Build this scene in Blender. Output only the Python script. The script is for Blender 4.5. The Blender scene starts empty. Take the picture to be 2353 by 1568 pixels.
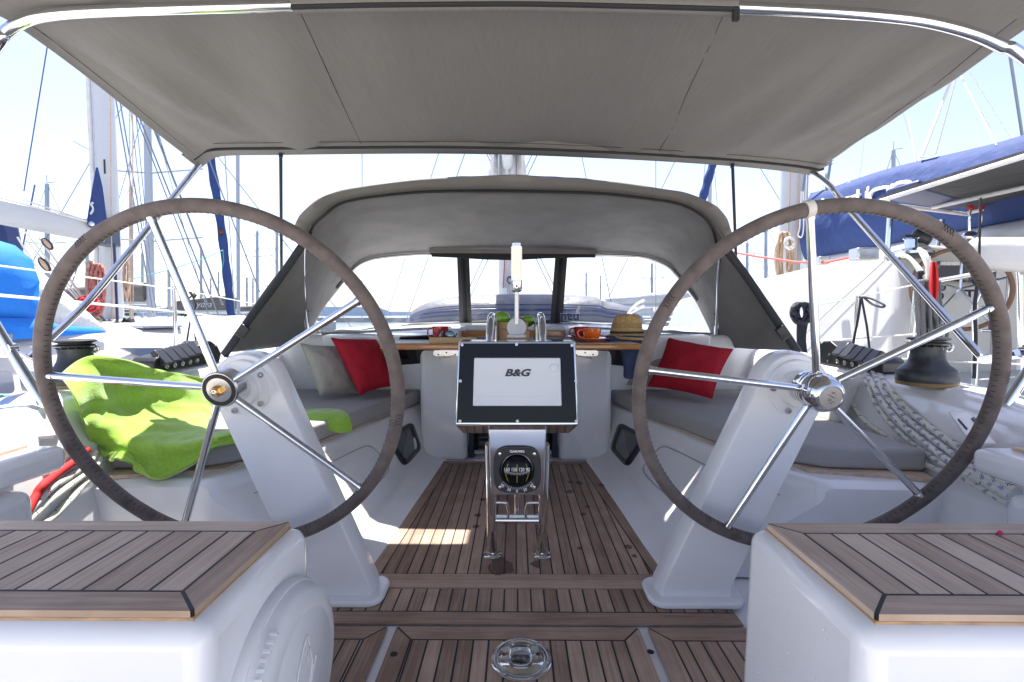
import bpy, math, random
from mathutils import Vector, Matrix, noise
random.seed(7)
R = math.radians
SC = bpy.context.scene
# ------------------------------------------------------------------ camera
F = 1080.0; CX = 1176.5; CY = 784.0          # photo measured at 2353 x 1568
cam_d = bpy.data.cameras.new('camera'); cam = bpy.data.objects.new('camera', cam_d)
SC.collection.objects.link(cam); SC.camera = cam
cam_d.sensor_width = 36; cam_d.lens = 36*F/2353; cam_d.clip_start = 0.02; cam_d.clip_end = 9000
cam.rotation_euler = (R(90-3.13), 0, R(0.45))
CM = cam.rotation_euler.to_matrix()
# ------------------------------------------------------------------ light
SUNV = Vector((-0.10, 0.35, 1.0)).normalized()
W = bpy.data.worlds.new('World'); SC.world = W; W.use_nodes = True
nt = W.node_tree; bg = nt.nodes['Background']
sky = nt.nodes.new('ShaderNodeTexSky'); sky.sky_type = 'NISHITA'; sky.sun_disc = False
sky.sun_elevation = math.asin(SUNV.z); sky.sun_rotation = math.atan2(SUNV.x, SUNV.y)
sky.air_density = 1.0; sky.dust_density = 1.0; sky.ozone_density = 3.0
tint = nt.nodes.new('ShaderNodeVectorMath'); tint.operation = 'MULTIPLY'; tint.inputs[1].default_value = (1.06, 0.965, 1.0)
hs_ = nt.nodes.new('ShaderNodeHueSaturation'); hs_.inputs['Saturation'].default_value = 0.85; nt.links.new(sky.outputs[0], hs_.inputs['Color'])
nt.links.new(hs_.outputs[0], tint.inputs[0]); nt.links.new(tint.outputs[0], bg.inputs[0]); bg.inputs[1].default_value = 0.105
sd = bpy.data.lights.new('sun', 'SUN'); sd.energy = 4.8; sd.angle = R(0.5); sd.color = (1, 0.955, 0.88)
sun = bpy.data.objects.new('sun', sd); SC.collection.objects.link(sun)
sun.rotation_euler = SUNV.to_track_quat('Z', 'Y').to_euler()
SC.view_settings.view_transform = 'Standard'; SC.view_settings.look = 'None'
SC.view_settings.exposure = 1.53; SC.view_settings.gamma = 1
# ------------------------------------------------------------------ helpers
def ray(px, py): return CM @ Vector(((px-CX)/F, (CY-py)/F, -1))
def P(px, py, d): r = ray(px, py); return r*(d/r.y)
def PZ(px, py, z): r = ray(px, py); return r*(z/r.z)
def PX(px, py, x): r = ray(px, py); return r*(x/r.x)
def RP(px, py, p0, n): r = ray(px, py); return r*(p0.dot(n)/r.dot(n))
def V(*a): return Vector(a)
def spline(pts, n=8, closed=False):
    pts = [Vector(p) for p in pts]; out = []; m = len(pts)
    rng = m if closed else m-1
    for i in range(rng):
        if closed: a, b, c, d = pts[i-1], pts[i], pts[(i+1) % m], pts[(i+2) % m]
        else: a, b, c, d = pts[max(i-1, 0)], pts[i], pts[i+1], pts[min(i+2, m-1)]
        for k in range(n):
            t = k/n
            out.append(0.5*((2*b)+(c-a)*t+(2*a-5*b+4*c-d)*t*t+(3*b-a-3*c+d)*t**3))
    if not closed: out.append(pts[-1])
    return out
def lerp(a, b, t): return a+(b-a)*t
def tab(T, d):
    for i in range(len(T)-1):
        if d <= T[i+1][0]:
            t = (d-T[i][0])/(T[i+1][0]-T[i][0]); return [lerp(a, b, t) for a, b in zip(T[i][1:], T[i+1][1:])]
    return list(T[-1][1:])
WL = {}
def wl(o): return WL.get(o.name, Vector((0, 0, 0)))
def tag(o, label=None, cat=None, group=None, kind=None):
    if label: o['label'] = label
    if cat: o['category'] = cat
    if group: o['group'] = group
    if kind: o['kind'] = kind
    return o
def thing(name, label, cat, loc=(0, 0, 0), group=None):
    o = bpy.data.objects.new(name, None); SC.collection.objects.link(o); o.location = loc
    o.empty_display_size = 0.1; WL[o.name] = Vector(loc); return tag(o, label, cat, group)
class MB:
    def __init__(s): s.v = []; s.f = []; s.m = []; s.uv = []; s.tone = []
    def add(s, vs, fs, m=0, uvs=None, tone=0.5):
        b = len(s.v); s.v += [tuple(v) for v in vs]
        for i, f in enumerate(fs):
            s.f.append([b+j for j in f]); s.m.append(m); s.tone.append(tone)
            s.uv.append(uvs[i] if uvs else None)
        return s
    def hexa(s, a, m=0):
        return s.add(a, [(3, 2, 1, 0), (4, 5, 6, 7), (0, 1, 5, 4), (1, 2, 6, 5), (2, 3, 7, 6), (3, 0, 4, 7)], m)
    def box(s, c, d, rot=None, m=0):
        c = Vector(c); h = Vector(d)/2
        q = [(-1, -1, -1), (1, -1, -1), (1, 1, -1), (-1, 1, -1), (-1, -1, 1), (1, -1, 1), (1, 1, 1), (-1, 1, 1)]
        pts = [Vector((a*h.x, b*h.y, e*h.z)) for a, b, e in q]
        if rot: pts = [rot @ p for p in pts]
        return s.hexa([c+p for p in pts], m)
    def prism(s, poly, vec, m=0):
        n = len(poly); vec = Vector(vec); poly = [Vector(p) for p in poly]
        fs = [tuple(range(n)), tuple(range(2*n-1, n-1, -1))]+[(i, i+n, (i+1) % n+n, (i+1) % n) for i in range(n)]
        return s.add(poly+[p+vec for p in poly], fs, m)
    def tube(s, path, r, n=10, closed=False, m=0, flat=1.0, caps=True):
        path = [Vector(p) for p in path]; k = len(path); rs = r if isinstance(r, (list, tuple)) else [r]*k
        vs = []; up = None
        for i, p in enumerate(path):
            if closed: t = path[(i+1) % k]-path[i-1]
            else: t = path[min(i+1, k-1)]-path[max(i-1, 0)]
            if t.length < 1e-9: t = Vector((0, 0, 1))
            t.normalize()
            if up is None: up = Vector((0, 0, 1)) if abs(t.z) < 0.95 else Vector((0, 1, 0))
            a = up-t*up.dot(t)
            if a.length < 1e-6: a = t.orthogonal()
            a.normalize(); up = a; b = t.cross(a)
            for j in range(n):
                th = 2*math.pi*j/n; vs.append(p+a*(rs[i]*math.cos(th))+b*(rs[i]*flat*math.sin(th)))
        fs = []; uvs = []; L = 0
        for i in range(k if closed else k-1):
            i2 = (i+1) % k; l2 = L+(path[i2]-path[i]).length
            for j in range(n):
                j2 = (j+1) % n; fs.append((i*n+j, i2*n+j, i2*n+j2, i*n+j2))
                uvs.append([(L, j/n), (l2, j/n), (l2, (j+1)/n), (L, (j+1)/n)])
            L = l2
        if not closed and caps:
            fs += [tuple(range(n)), tuple((k-1)*n+j for j in reversed(range(n)))]; uvs += [[(0, 0)]*n]*2
        return s.add(vs, fs, m, uvs)
    def lathe(s, prof, o, ax=(0, 0, 1), n=32, m=0, sx=1.0):
        o = Vector(o); ax = Vector(ax).normalized(); a = ax.orthogonal().normalized(); b = ax.cross(a); vs = []; fs = []
        for r, h in prof:
            for j in range(n):
                th = 2*math.pi*j/n; vs.append(o+ax*h+(a*math.cos(th)+b*math.sin(th)*sx)*r)
        for i in range(len(prof)-1):
            for j in range(n):
                j2 = (j+1) % n; fs.append((i*n+j, i*n+j2, (i+1)*n+j2, (i+1)*n+j))
        if prof[0][0] > 1e-5: fs.append(tuple(reversed(range(n))))
        if prof[-1][0] > 1e-5: fs.append(tuple((len(prof)-1)*n+j for j in range(n)))
        return s.add(vs, fs, m)
    def ell(s, c, r, n=20, k=12, m=0, rot=None):
        vs = []; fs = []; c = Vector(c)
        for i in range(k+1):
            ph = math.pi*i/k
            for j in range(n):
                th = 2*math.pi*j/n
                p = Vector((r[0]*math.sin(ph)*math.cos(th), r[1]*math.sin(ph)*math.sin(th), r[2]*math.cos(ph)))
                vs.append(c+((rot @ p) if rot else p))
        for i in range(k):
            for j in range(n):
                j2 = (j+1) % n; fs.append((i*n+j, (i+1)*n+j, (i+1)*n+j2, i*n+j2))
        return s.add(vs, fs, m)
    def grid(s, rows, m=0, close=False, us=1, vsx=1):
        a = len(rows); b = len(rows[0]); vs = [p for r in rows for p in r]; fs = []; uvs = []
        for i in range(a-1):
            for j in range(b if close else b-1):
                j2 = (j+1) % b; fs.append((i*b+j, i*b+j2, (i+1)*b+j2, (i+1)*b+j))
                uvs.append([(j/b*us, i/a*vsx), ((j+1)/b*us, i/a*vsx), ((j+1)/b*us, (i+1)/a*vsx), (j/b*us, (i+1)/a*vsx)])
        return s.add(vs, fs, m, uvs)
    def build(s, name, mat, parent=None, loc=None, smooth=35, bevel=0, seg=2, solid=0, sub=0, soff=0, bang=30):
        off = wl(parent) if parent else (Vector(loc) if loc is not None else Vector((0, 0, 0)))
        me = bpy.data.meshes.new(name)
        me.from_pydata([tuple(Vector(v)-off) for v in s.v], [], s.f)
        for mm in (mat if isinstance(mat, (list, tuple)) else [mat]): me.materials.append(mm)
        for p, mi in zip(me.polygons, s.m): p.material_index = mi
        if any(u for u in s.uv):
            ul = me.uv_layers.new(name='UVMap')
            for p, u in zip(me.polygons, s.uv):
                if u:
                    for li, c in zip(p.loop_indices, u): ul.data[li].uv = c
        at = me.attributes.new('tone', 'FLOAT', 'FACE')
        for i, t in enumerate(s.tone): at.data[i].value = t
        me.validate(); me.update()
        if smooth:
            me.shade_smooth(); me.set_sharp_from_angle(angle=R(smooth))
        o = bpy.data.objects.new(name, me); SC.collection.objects.link(o)
        if parent: o.parent = parent
        else: o.location = off
        WL[o.name] = off
        if solid:
            q = o.modifiers.new('solid', 'SOLIDIFY'); q.thickness = solid; q.offset = soff
        if bevel:
            q = o.modifiers.new('bevel', 'BEVEL'); q.width = bevel; q.segments = seg; q.limit_method = 'ANGLE'; q.angle_limit = R(bang)
        if sub:
            q = o.modifiers.new('sub', 'SUBSURF'); q.levels = sub; q.render_levels = sub
        return o
def text(name, body, size, loc, rx, mat, parent, ext=0.0004, align='CENTER', bold=0.0, shear=0.0, sx=1.0, rz=0, ry=0, mx=None):
    c = bpy.data.curves.new(name, 'FONT'); c.body = body; c.size = size; c.extrude = ext; c.offset = bold; c.shear = shear
    c.align_x = align; c.align_y = 'CENTER'; c.resolution_u = 3
    t = bpy.data.objects.new('tmp', c); SC.collection.objects.link(t)
    bpy.context.view_layer.update()
    me = bpy.data.meshes.new_from_object(t.evaluated_get(bpy.context.evaluated_depsgraph_get()))
    bpy.data.objects.remove(t)
    M = mx if mx else (Matrix.Rotation(rz, 4, 'Z') @ Matrix.Rotation(rx, 4, 'X') @ Matrix.Rotation(ry, 4, 'Z'))
    M = Matrix.Translation(Vector(loc)-wl(parent)) @ M @ Matrix.Diagonal((sx, 1, 1, 1))
    me.transform(M); me.materials.clear(); me.materials.append(mat); me.name = name
    o = bpy.data.objects.new(name, me); SC.collection.objects.link(o); o.parent = parent; WL[o.name] = wl(parent)
    return o
# ------------------------------------------------------------------ materials
def pm(name, col, rough=0.5, metal=0.0, var=0.0, vs=8.0, bump=0.0, bs=60.0, coat=0.0, spec=None, stretch=None, sheen=0, det=4, rv=0, em=0, trans=0, coord='Object'):
    m = bpy.data.materials.new(name); m.use_nodes = True; n = m.node_tree; b = n.nodes['Principled BSDF']
    b.inputs['Base Color'].default_value = (*col, 1); b.inputs['Roughness'].default_value = rough
    b.inputs['Metallic'].default_value = metal; b.inputs['Coat Weight'].default_value = coat; b.inputs['Coat Roughness'].default_value = 0.06
    if spec is not None: b.inputs['Specular IOR Level'].default_value = spec
    if sheen: b.inputs['Sheen Weight'].default_value = sheen; b.inputs['Sheen Roughness'].default_value = 0.4
    if trans: b.inputs['Transmission Weight'].default_value = trans
    tc = n.nodes.new('ShaderNodeTexCoord'); mp = n.nodes.new('ShaderNodeMapping'); n.links.new(tc.outputs[coord], mp.inputs[0])
    if stretch: mp.inputs['Scale'].default_value = stretch
    if var or rv:
        t = n.nodes.new('ShaderNodeTexNoise'); t.inputs['Scale'].default_value = vs; t.inputs['Detail'].default_value = det
        n.links.new(mp.outputs[0], t.inputs['Vector'])
        if var:
            r = n.nodes.new('ShaderNodeMapRange'); r.inputs['From Min'].default_value = 0.3; r.inputs['From Max'].default_value = 0.7
            r.inputs['To Min'].default_value = 1-var; r.inputs['To Max'].default_value = 1+var
            n.links.new(t.outputs[0], r.inputs[0]); x = n.nodes.new('ShaderNodeVectorMath'); x.operation = 'SCALE'
            x.inputs[0].default_value = col; n.links.new(r.outputs[0], x.inputs['Scale']); n.links.new(x.outputs[0], b.inputs['Base Color'])
        if rv:
            r = n.nodes.new('ShaderNodeMapRange'); r.inputs['To Min'].default_value = max(0, rough-rv); r.inputs['To Max'].default_value = rough+rv
            n.links.new(t.outputs[0], r.inputs[0]); n.links.new(r.outputs[0], b.inputs['Roughness'])
    if bump:
        t = n.nodes.new('ShaderNodeTexNoise'); t.inputs['Scale'].default_value = bs; t.inputs['Detail'].default_value = det
        n.links.new(mp.outputs[0], t.inputs['Vector'])
        u = n.nodes.new('ShaderNodeBump'); u.inputs['Strength'].default_value = min(1, bump); u.inputs['Distance'].default_value = 0.3/bs
        n.links.new(t.outputs[0], u.inputs['Height']); n.links.new(u.outputs[0], b.inputs['Normal'])
    return m
def teakmat(name, c1, c2):
    m = bpy.data.materials.new(name); m.use_nodes = True; n = m.node_tree; b = n.nodes['Principled BSDF']; L = n.links.new
    b.inputs['Roughness'].default_value = 0.62; b.inputs['Specular IOR Level'].default_value = 0.35
    uv = n.nodes.new('ShaderNodeUVMap'); mp = n.nodes.new('ShaderNodeMapping'); mp.inputs['Scale'].default_value = (5, 130, 1); L(uv.outputs[0], mp.inputs[0])
    t = n.nodes.new('ShaderNodeTexNoise'); t.inputs['Scale'].default_value = 1.0; t.inputs['Detail'].default_value = 6; t.inputs['Distortion'].default_value = 0.6; L(mp.outputs[0], t.inputs[0])
    tc = n.nodes.new('ShaderNodeTexCoord'); t2 = n.nodes.new('ShaderNodeTexNoise'); t2.inputs['Scale'].default_value = 9; t2.inputs['Detail'].default_value = 5; L(tc.outputs['Object'], t2.inputs[0])
    at = n.nodes.new('ShaderNodeAttribute'); at.attribute_name = 'tone'
    a1 = n.nodes.new('ShaderNodeMath'); a1.operation = 'MULTIPLY_ADD'; L(t.outputs[0], a1.inputs[0]); a1.inputs[1].default_value = 0.9; 
    a2 = n.nodes.new('ShaderNodeMath'); a2.operation = 'MULTIPLY_ADD'; L(at.outputs['Fac'], a2.inputs[0]); a2.inputs[1].default_value = 0.55; a2.inputs[2].default_value = -0.5
    L(a2.outputs[0], a1.inputs[2])
    a3 = n.nodes.new('ShaderNodeMath'); a3.operation = 'MULTIPLY_ADD'; L(t2.outputs[0], a3.inputs[0]); a3.inputs[1].default_value = 0.7; L(a1.outputs[0], a3.inputs[2])
    cr = n.nodes.new('ShaderNodeValToRGB'); cr.color_ramp.elements[0].position = 0.25; cr.color_ramp.elements[1].position = 0.95
    cr.color_ramp.elements[0].color = (*c1, 1); cr.color_ramp.elements[1].color = (*c2, 1)
    L(a3.outputs[0], cr.inputs[0]); L(cr.outputs[0], b.inputs['Base Color'])
    u = n.nodes.new('ShaderNodeBump'); u.inputs['Strength'].default_value = 0.35; u.inputs['Distance'].default_value = 0.0015; L(t.outputs[0], u.inputs['Height']); L(u.outputs[0], b.inputs['Normal'])
    return m
def ropemat(name, base, fleck, f=28.0, thr=0.8):
    m = bpy.data.materials.new(name); m.use_nodes = True; n = m.node_tree; b = n.nodes['Principled BSDF']; L = n.links.new
    b.inputs['Roughness'].default_value = 0.8
    uv = n.nodes.new('ShaderNodeUVMap'); mp = n.nodes.new('ShaderNodeMapping'); mp.inputs['Scale'].default_value = (f*2, 2, 1); L(uv.outputs[0], mp.inputs[0])
    w = n.nodes.new('ShaderNodeTexChecker'); w.inputs['Scale'].default_value = 1.0
    sp = n.nodes.new('ShaderNodeSeparateXYZ'); L(uv.outputs[0], sp.inputs[0])
    def mt_(op, a, b_, c_=None):
        q = n.nodes.new('ShaderNodeMath'); q.operation = op
        for i_, z_ in enumerate((a, b_, c_)):
            if z_ is None: continue
            if hasattr(z_, 'links'): L(z_, q.inputs[i_])
            else: q.inputs[i_].default_value = z_
        return q.outputs[0]
    a1 = mt_('FRACT', mt_('MULTIPLY_ADD', sp.outputs[0], f, sp.outputs[1]), None)
    a2 = mt_('FRACT', mt_('MULTIPLY_ADD', sp.outputs[1], 2.0, mt_('MULTIPLY', sp.outputs[0], -f*.37)), None)
    g = n.nodes.new('ShaderNodeMath'); g.operation = 'MULTIPLY'; L(mt_('LESS_THAN', a1, (1-thr)*1.5), g.inputs[0]); L(mt_('LESS_THAN', a2, .6), g.inputs[1])
    mp2 = n.nodes.new('ShaderNodeMapping'); mp2.inputs['Scale'].default_value = (260, 8, 1); mp2.inputs['Rotation'].default_value = (0, 0, 0.02); L(uv.outputs[0], mp2.inputs[0]); L(mp2.outputs[0], w.inputs[0])
    mu = n.nodes.new('ShaderNodeMath'); mu.operation = 'MULTIPLY'; L(g.outputs[0], mu.inputs[0]); L(w.outputs['Fac'], mu.inputs[1])
    mx = n.nodes.new('ShaderNodeMix'); mx.data_type = 'RGBA'; mx.inputs['A'].default_value = (*base, 1); mx.inputs['B'].default_value = (*fleck, 1); L(mu.outputs[0], mx.inputs['Factor'])
    L(mx.outputs['Result'], b.inputs['Base Color'])
    u = n.nodes.new('ShaderNodeBump'); u.inputs['Strength'].default_value = 0.6; u.inputs['Distance'].default_value = 0.001; L(w.outputs['Fac'], u.inputs['Height']); L(u.outputs[0], b.inputs['Normal'])
    return m
def clearmat(name, tint, milky, lo=0.03):
    m = bpy.data.materials.new(name); m.use_nodes = True; n = m.node_tree; L = n.links.new
    b = n.nodes['Principled BSDF']; out = n.nodes['Material Output']
    b.inputs['Base Color'].default_value = (*milky, 1); b.inputs['Roughness'].default_value = 0.12; b.inputs['Coat Weight'].default_value = 1; b.inputs['Coat Roughness'].default_value = 0.03
    tr = n.nodes.new('ShaderNodeBsdfTransparent'); tr.inputs[0].default_value = (*tint, 1); mx = n.nodes.new('ShaderNodeMixShader')
    tc = n.nodes.new('ShaderNodeTexCoord'); t = n.nodes.new('ShaderNodeTexNoise'); t.inputs['Scale'].default_value = 3.5; t.inputs['Detail'].default_value = 6; t.inputs['Distortion'].default_value = 2.0; L(tc.outputs['Object'], t.inputs[0])
    r = n.nodes.new('ShaderNodeMapRange'); r.inputs['From Min'].default_value = 0.52; r.inputs['From Max'].default_value = 0.75; r.inputs['To Min'].default_value = lo; r.inputs['To Max'].default_value = lo+0.22; L(t.outputs[0], r.inputs[0])
    L(r.outputs[0], mx.inputs[0]); L(tr.outputs[0], mx.inputs[1]); L(b.outputs[0], mx.inputs[2]); L(mx.outputs[0], out.inputs[0])
    u = n.nodes.new('ShaderNodeBump'); u.inputs['Strength'].default_value = 0.5; u.inputs['Distance'].default_value = 0.02; L(t.outputs[0], u.inputs['Height']); L(u.outputs[0], b.inputs['Normal'])
    return m
GEL = pm('gelcoat', (0.85, 0.855, 0.87), 0.16, var=0.03, vs=6, det=8, coat=0.6, rv=0.09, bump=0.05, bs=2.5)
GEL2 = pm('matt_gelcoat', (0.70, 0.71, 0.73), 0.45, bump=0.2, bs=500)
SEAM = pm('black_caulk', (0.012, 0.014, 0.018), 0.55)
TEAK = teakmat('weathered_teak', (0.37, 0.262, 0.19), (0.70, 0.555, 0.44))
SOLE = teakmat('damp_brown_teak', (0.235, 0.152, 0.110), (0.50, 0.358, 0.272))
TEAKE = pm('fresh_teak_edge', (0.42, 0.26, 0.13), 0.5, var=0.25, vs=30, stretch=(1, 1, 8))
VARN = pm('varnished_wood', (0.42, 0.17, 0.045), 0.22, var=0.25, vs=12, stretch=(1, 12, 20), coat=0.8)
SS = pm('stainless_steel', (0.72, 0.73, 0.74), 0.09, 1.0, rv=0.03, vs=20)
SSB = pm('brushed_steel', (0.62, 0.62, 0.61), 0.26, 1.0, bump=0.1, bs=300)
CANV = pm('taupe_canvas', (0.205, 0.198, 0.191), 0.88, var=0.055, vs=140, stretch=(1, 0.08, 1), bump=0.22, bs=7, det=2)
CANV2 = pm('taupe_canvas_hood', (0.19, 0.185, 0.18), 0.85, var=0.14, vs=5, bump=0.35, bs=6, det=3)
def translucent(m, f, col):
    n = m.node_tree; L = n.links.new; b = n.nodes['Principled BSDF']; t = n.nodes.new('ShaderNodeBsdfTranslucent'); t.inputs[0].default_value = (*col, 1)
    x = n.nodes.new('ShaderNodeMixShader'); x.inputs[0].default_value = f; L(b.outputs[0], x.inputs[1]); L(t.outputs[0], x.inputs[2]); L(x.outputs[0], n.nodes['Material Output'].inputs[0])
    for l in b.inputs['Normal'].links: L(l.from_socket, t.inputs['Normal'])
translucent(CANV, 0.13, (0.30, 0.27, 0.24)); translucent(CANV2, 0.10, (0.16, 0.15, 0.14))
BLK = pm('black_plastic', (0.02, 0.021, 0.024), 0.35)
BLKM = pm('black_webbing', (0.018, 0.02, 0.024), 0.8, bump=0.3, bs=900)
GLOSSB = pm('black_acrylic', (0.008, 0.009, 0.012), 0.04, spec=0.2)
LEATH = pm('wheel_leather', (0.125, 0.101, 0.094), 0.78, var=0.28, vs=30, bump=0.5, bs=220, sheen=0.2)
CUSH = pm('grey_cushion_cloth', (0.37, 0.362, 0.362), 0.9, var=0.05, vs=200, bump=0.35, bs=7, det=2)
CUSHL = pm('pale_grey_cloth', (0.47, 0.46, 0.45), 0.9, var=0.03, vs=40, bump=0.35, bs=9, det=2)
BEIGE = pm('beige_linen', (0.40, 0.365, 0.32), 0.9, var=0.05, vs=120, bump=0.5, bs=14, det=4)
RED = pm('red_cotton', (0.38, 0.004, 0.018), 0.85, var=0.06, vs=150, bump=0.5, bs=9, det=3)
TOW = pm('green_terry', (0.29, 0.51, 0.055), 0.95, var=0.10, vs=90, bump=0.9, bs=170, sheen=0.6, det=3)
WHT = pm('white_plastic', (0.72, 0.73, 0.74), 0.35)
COVW = pm('screen_cover', (0.68, 0.71, 0.76), 0.45)
RINGM = pm('bronze_ring', (.35, .24, .12), .4, .9)
BRASS = pm('brass', (0.62, 0.36, 0.10), 0.3, 1.0)
GREYW = pm('winch_grey', (0.055, 0.058, 0.065), 0.36, 0.6, rv=0.08)
EPOXY = pm('white_paint', (0.85, 0.85, 0.85), 0.4)
YEL = pm('yellow_line', (0.75, 0.6, 0.03), 0.5)
CARD = pm('kraft_box', (0.50, 0.33, 0.18), 0.8, var=0.1, vs=10)
BOOK = pm('wooden_box', (0.47, 0.31, 0.16), 0.6, var=0.2, vs=10, stretch=(1, 8, 30))
ORG = pm('orange_glaze', (0.80, 0.16, 0.01), 0.12, coat=1)
REDG = pm('red_glaze', (0.42, 0.01, 0.012), 0.12, coat=1)
GRNG = pm('green_apple', (0.16, 0.34, 0.015), 0.25, coat=0.6)
STRAW = pm('straw', (0.50, 0.33, 0.13), 0.8, var=0.35, vs=70, stretch=(1, 1, 4), bump=0.8, bs=160)
NAVY = pm('navy_cloth', (0.035, 0.05, 0.10), 0.9, var=0.15, vs=20, bump=0.6, bs=25)
ROYAL = pm('blue_acrylic_cloth', (0.018, 0.045, 0.17), 0.8, var=0.12, vs=4, bump=0.5, bs=5)
SKYB = pm('bright_blue_cloth', (0.0, 0.16, 0.62), 0.75, var=0.05, vs=3, bump=0.3, bs=4)
ALU = pm('white_anodised_mast', (0.50, 0.52, 0.54), 0.32, 0.1, rv=0.05)
ALUD = pm('grey_spar', (0.42, 0.45, 0.50), 0.4, 0.2)
WIRE = pm('rigging_wire', (0.25, 0.27, 0.30), 0.35, 0.8)
WIREB = pm('blue_cord', (0.05, 0.09, 0.22), 0.6)
WIREW = pm('white_cord', (0.7, 0.68, 0.64), 0.7)
CORDB = pm('black_cord', (0.015, 0.017, 0.03), 0.7)
CORDG = pm('grey_cord', (0.13, 0.13, 0.135), 0.8, var=0.2, vs=100)
CORDR = pm('red_cord', (0.48, 0.012, 0.015), 0.8, bump=0.5, bs=400)
CORDP = pm('faded_red_cord', (0.42, 0.15, 0.12), 0.8, var=0.4, vs=60)
CORDT = pm('tan_cord', (0.52, 0.38, 0.27), 0.9, var=0.3, vs=90)
TEAL = pm('teal_cord', (0.06, 0.30, 0.28), 0.8)
RP1 = ropemat('rope_white_blue', (0.82, 0.83, 0.80), (0.01, 0.05, 0.35), 26, 0.72)
RP2 = ropemat('rope_white_black', (0.80, 0.80, 0.75), (0.015, 0.015, 0.02), 22, 0.74)
RP3 = ropemat('rope_white_fleck', (0.74, 0.74, 0.66), (0.02, 0.03, 0.03), 18, 0.93)
RP4 = ropemat('rope_white_red', (0.80, 0.78, 0.74), (0.4, 0.01, 0.01), 24, 0.8)
VINYL = clearmat('clear_vinyl', (0.93, 0.95, 0.97), (0.75, 0.78, 0.82))
DGLASS = pm('dark_glazing', (0.012, 0.013, 0.016), 0.06, coat=1)
TINT = pm('tinted_blue_glass', (0.10, 0.13, 0.22), 0.05, coat=1)
GREEN = pm('green_glass', (0.03, 0.06, 0.055), 0.08, coat=1)
LAMPM = pm('frosted_diffuser', (0.90, 0.78, 0.68), 0.35)
LAMPM.node_tree.nodes['Principled BSDF'].inputs['Emission Color'].default_value = (1, .82, .70, 1); LAMPM.node_tree.nodes['Principled BSDF'].inputs['Emission Strength'].default_value = 0.18
DING = pm('grey_inflatable_cloth', (0.13, 0.135, 0.155), 0.5, var=0.1, vs=5, bump=0.5, bs=5)
NAVP = pm('navy_stripe', (0.02, 0.035, 0.12), 0.45)
SAILW = pm('white_sailcloth', (0.60, 0.60, 0.60), 0.7, var=0.08, vs=10, bump=0.8, bs=9)
GREYC = pm('dark_grey_sunshade', (0.055, 0.055, 0.06), 0.8, var=0.1, vs=3, bump=0.5, bs=4)
BRNC = pm('brown_boom_cover', (0.17, 0.15, 0.135), 0.85, var=0.2, vs=3)
CREAM = pm('cream_gelcoat', (0.56, 0.54, 0.50), 0.3, coat=0.3, var=0.03, vs=2)
WHITEB = pm('boat_white', (0.52, 0.51, 0.49), 0.28, coat=0.4, var=0.03, vs=1.5)
VINW = pm('white_vinyl', (0.62, 0.61, 0.60), 0.5, bump=0.3, bs=5)
# ------------------------------------------------------------------ deck planking
FZ = -0.84
def inset(poly, ws):
    n = len(poly); L = []
    for i in range(n):
        a = Vector(poly[i]); b = Vector(poly[(i+1) % n]); d = (b-a).normalized(); nn = Vector((-d.y, d.x))
        L.append((a+nn*ws[i], d))
    out = []
    for i in range(n):
        p, d = L[i-1]; q, e = L[i]; den = d.x*e.y-d.y*e.x; w = q-p
        t = (w.x*e.y-w.y*e.x)/den; out.append(p+d*t)
    return out
def clipx(poly, x0, x1):
    for sgn, lim in ((1, x0), (-1, x1)):
        out = []; n = len(poly)
        for i in range(n):
            a = poly[i]; b = poly[(i+1) % n]; fa = sgn*(a.x-lim); fb = sgn*(b.x-lim)
            if fa >= 0: out.append(a)
            if fa*fb < 0: out.append(a.lerp(b, fa/(fa-fb)))
        poly = out
        if len(poly) < 3: return []
    return poly
def plank(mb, poly, z, th, along, m=0):
    n = len(poly); t = random.random(); o = random.random()*20; ac = Vector((-along.y, along.x))
    top = [Vector((p.x, p.y, z)) for p in poly]; bot = [Vector((p.x, p.y, z-th)) for p in poly]
    uv = [(p.dot(along)+o, p.dot(ac)+o*0.37) for p in poly]
    fs = [tuple(range(n))]+[(i+n, (i+1) % n+n, (i+1) % n, i) for i in range(n)]
    mb.add(top+bot, fs, m, [uv]+[[uv[i], uv[(i+1) % n], uv[(i+1) % n], uv[i]] for i in range(n)], t)
def teak(name, poly, z, parent, mat, pw=0.0396, gap=0.0050, borders=None, th=0.006, x0=0.0, extra=None):
    mb = MB(); poly = [Vector(p) for p in poly]; n = len(poly)
    bw = borders or [0]*n; inn = inset(poly, bw)
    base = inset(poly, [0.0025]*n); mb.prism([(p.x, p.y, z-0.0007) for p in base], (0, 0, -th), 1)
    for i in range(n):
        if bw[i] > 0:
            q = [poly[i], poly[(i+1) % n], inn[(i+1) % n], inn[i]]
            e = [0.0005, gap/2, gap/2, gap/2]
            if bw[(i+1) % n] <= 0: e[1] = 0.0005
            if bw[i-1] <= 0: e[3] = 0.0005
            qq = inset(q, e); plank(mb, qq, z, th, (poly[(i+1) % n]-poly[i]).normalized())
    core = inset(inn, [gap/2 if b > 0 else 0.0005 for b in bw])
    xs = [p.x for p in core]; k0 = math.floor((min(xs)-x0)/pw); k1 = math.ceil((max(xs)-x0)/pw)
    for k in range(k0, k1):
        c = clipx(core, x0+k*pw+gap/2, x0+(k+1)*pw-gap/2)
        if len(c) >= 3: plank(mb, c, z, th, Vector((0, 1)))
    for e in (extra or []): plank(mb, [Vector(p) for p in e], z, th, Vector((1, 0)))
    return mb.build(name, [mat, SEAM], parent, smooth=0)

YA = thing('sailing_yacht', 'white sailing yacht whose open cockpit fills the foreground, with teak floor and twin wheels', 'sailing yacht', (0, 2, FZ))
# cockpit floor moulding
mb = MB(); mb.box((0, 1.55, FZ-0.035), (3.0, 3.0, 0.05)); mb.build('cockpit_floor', GEL, YA, bevel=0.004)
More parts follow.
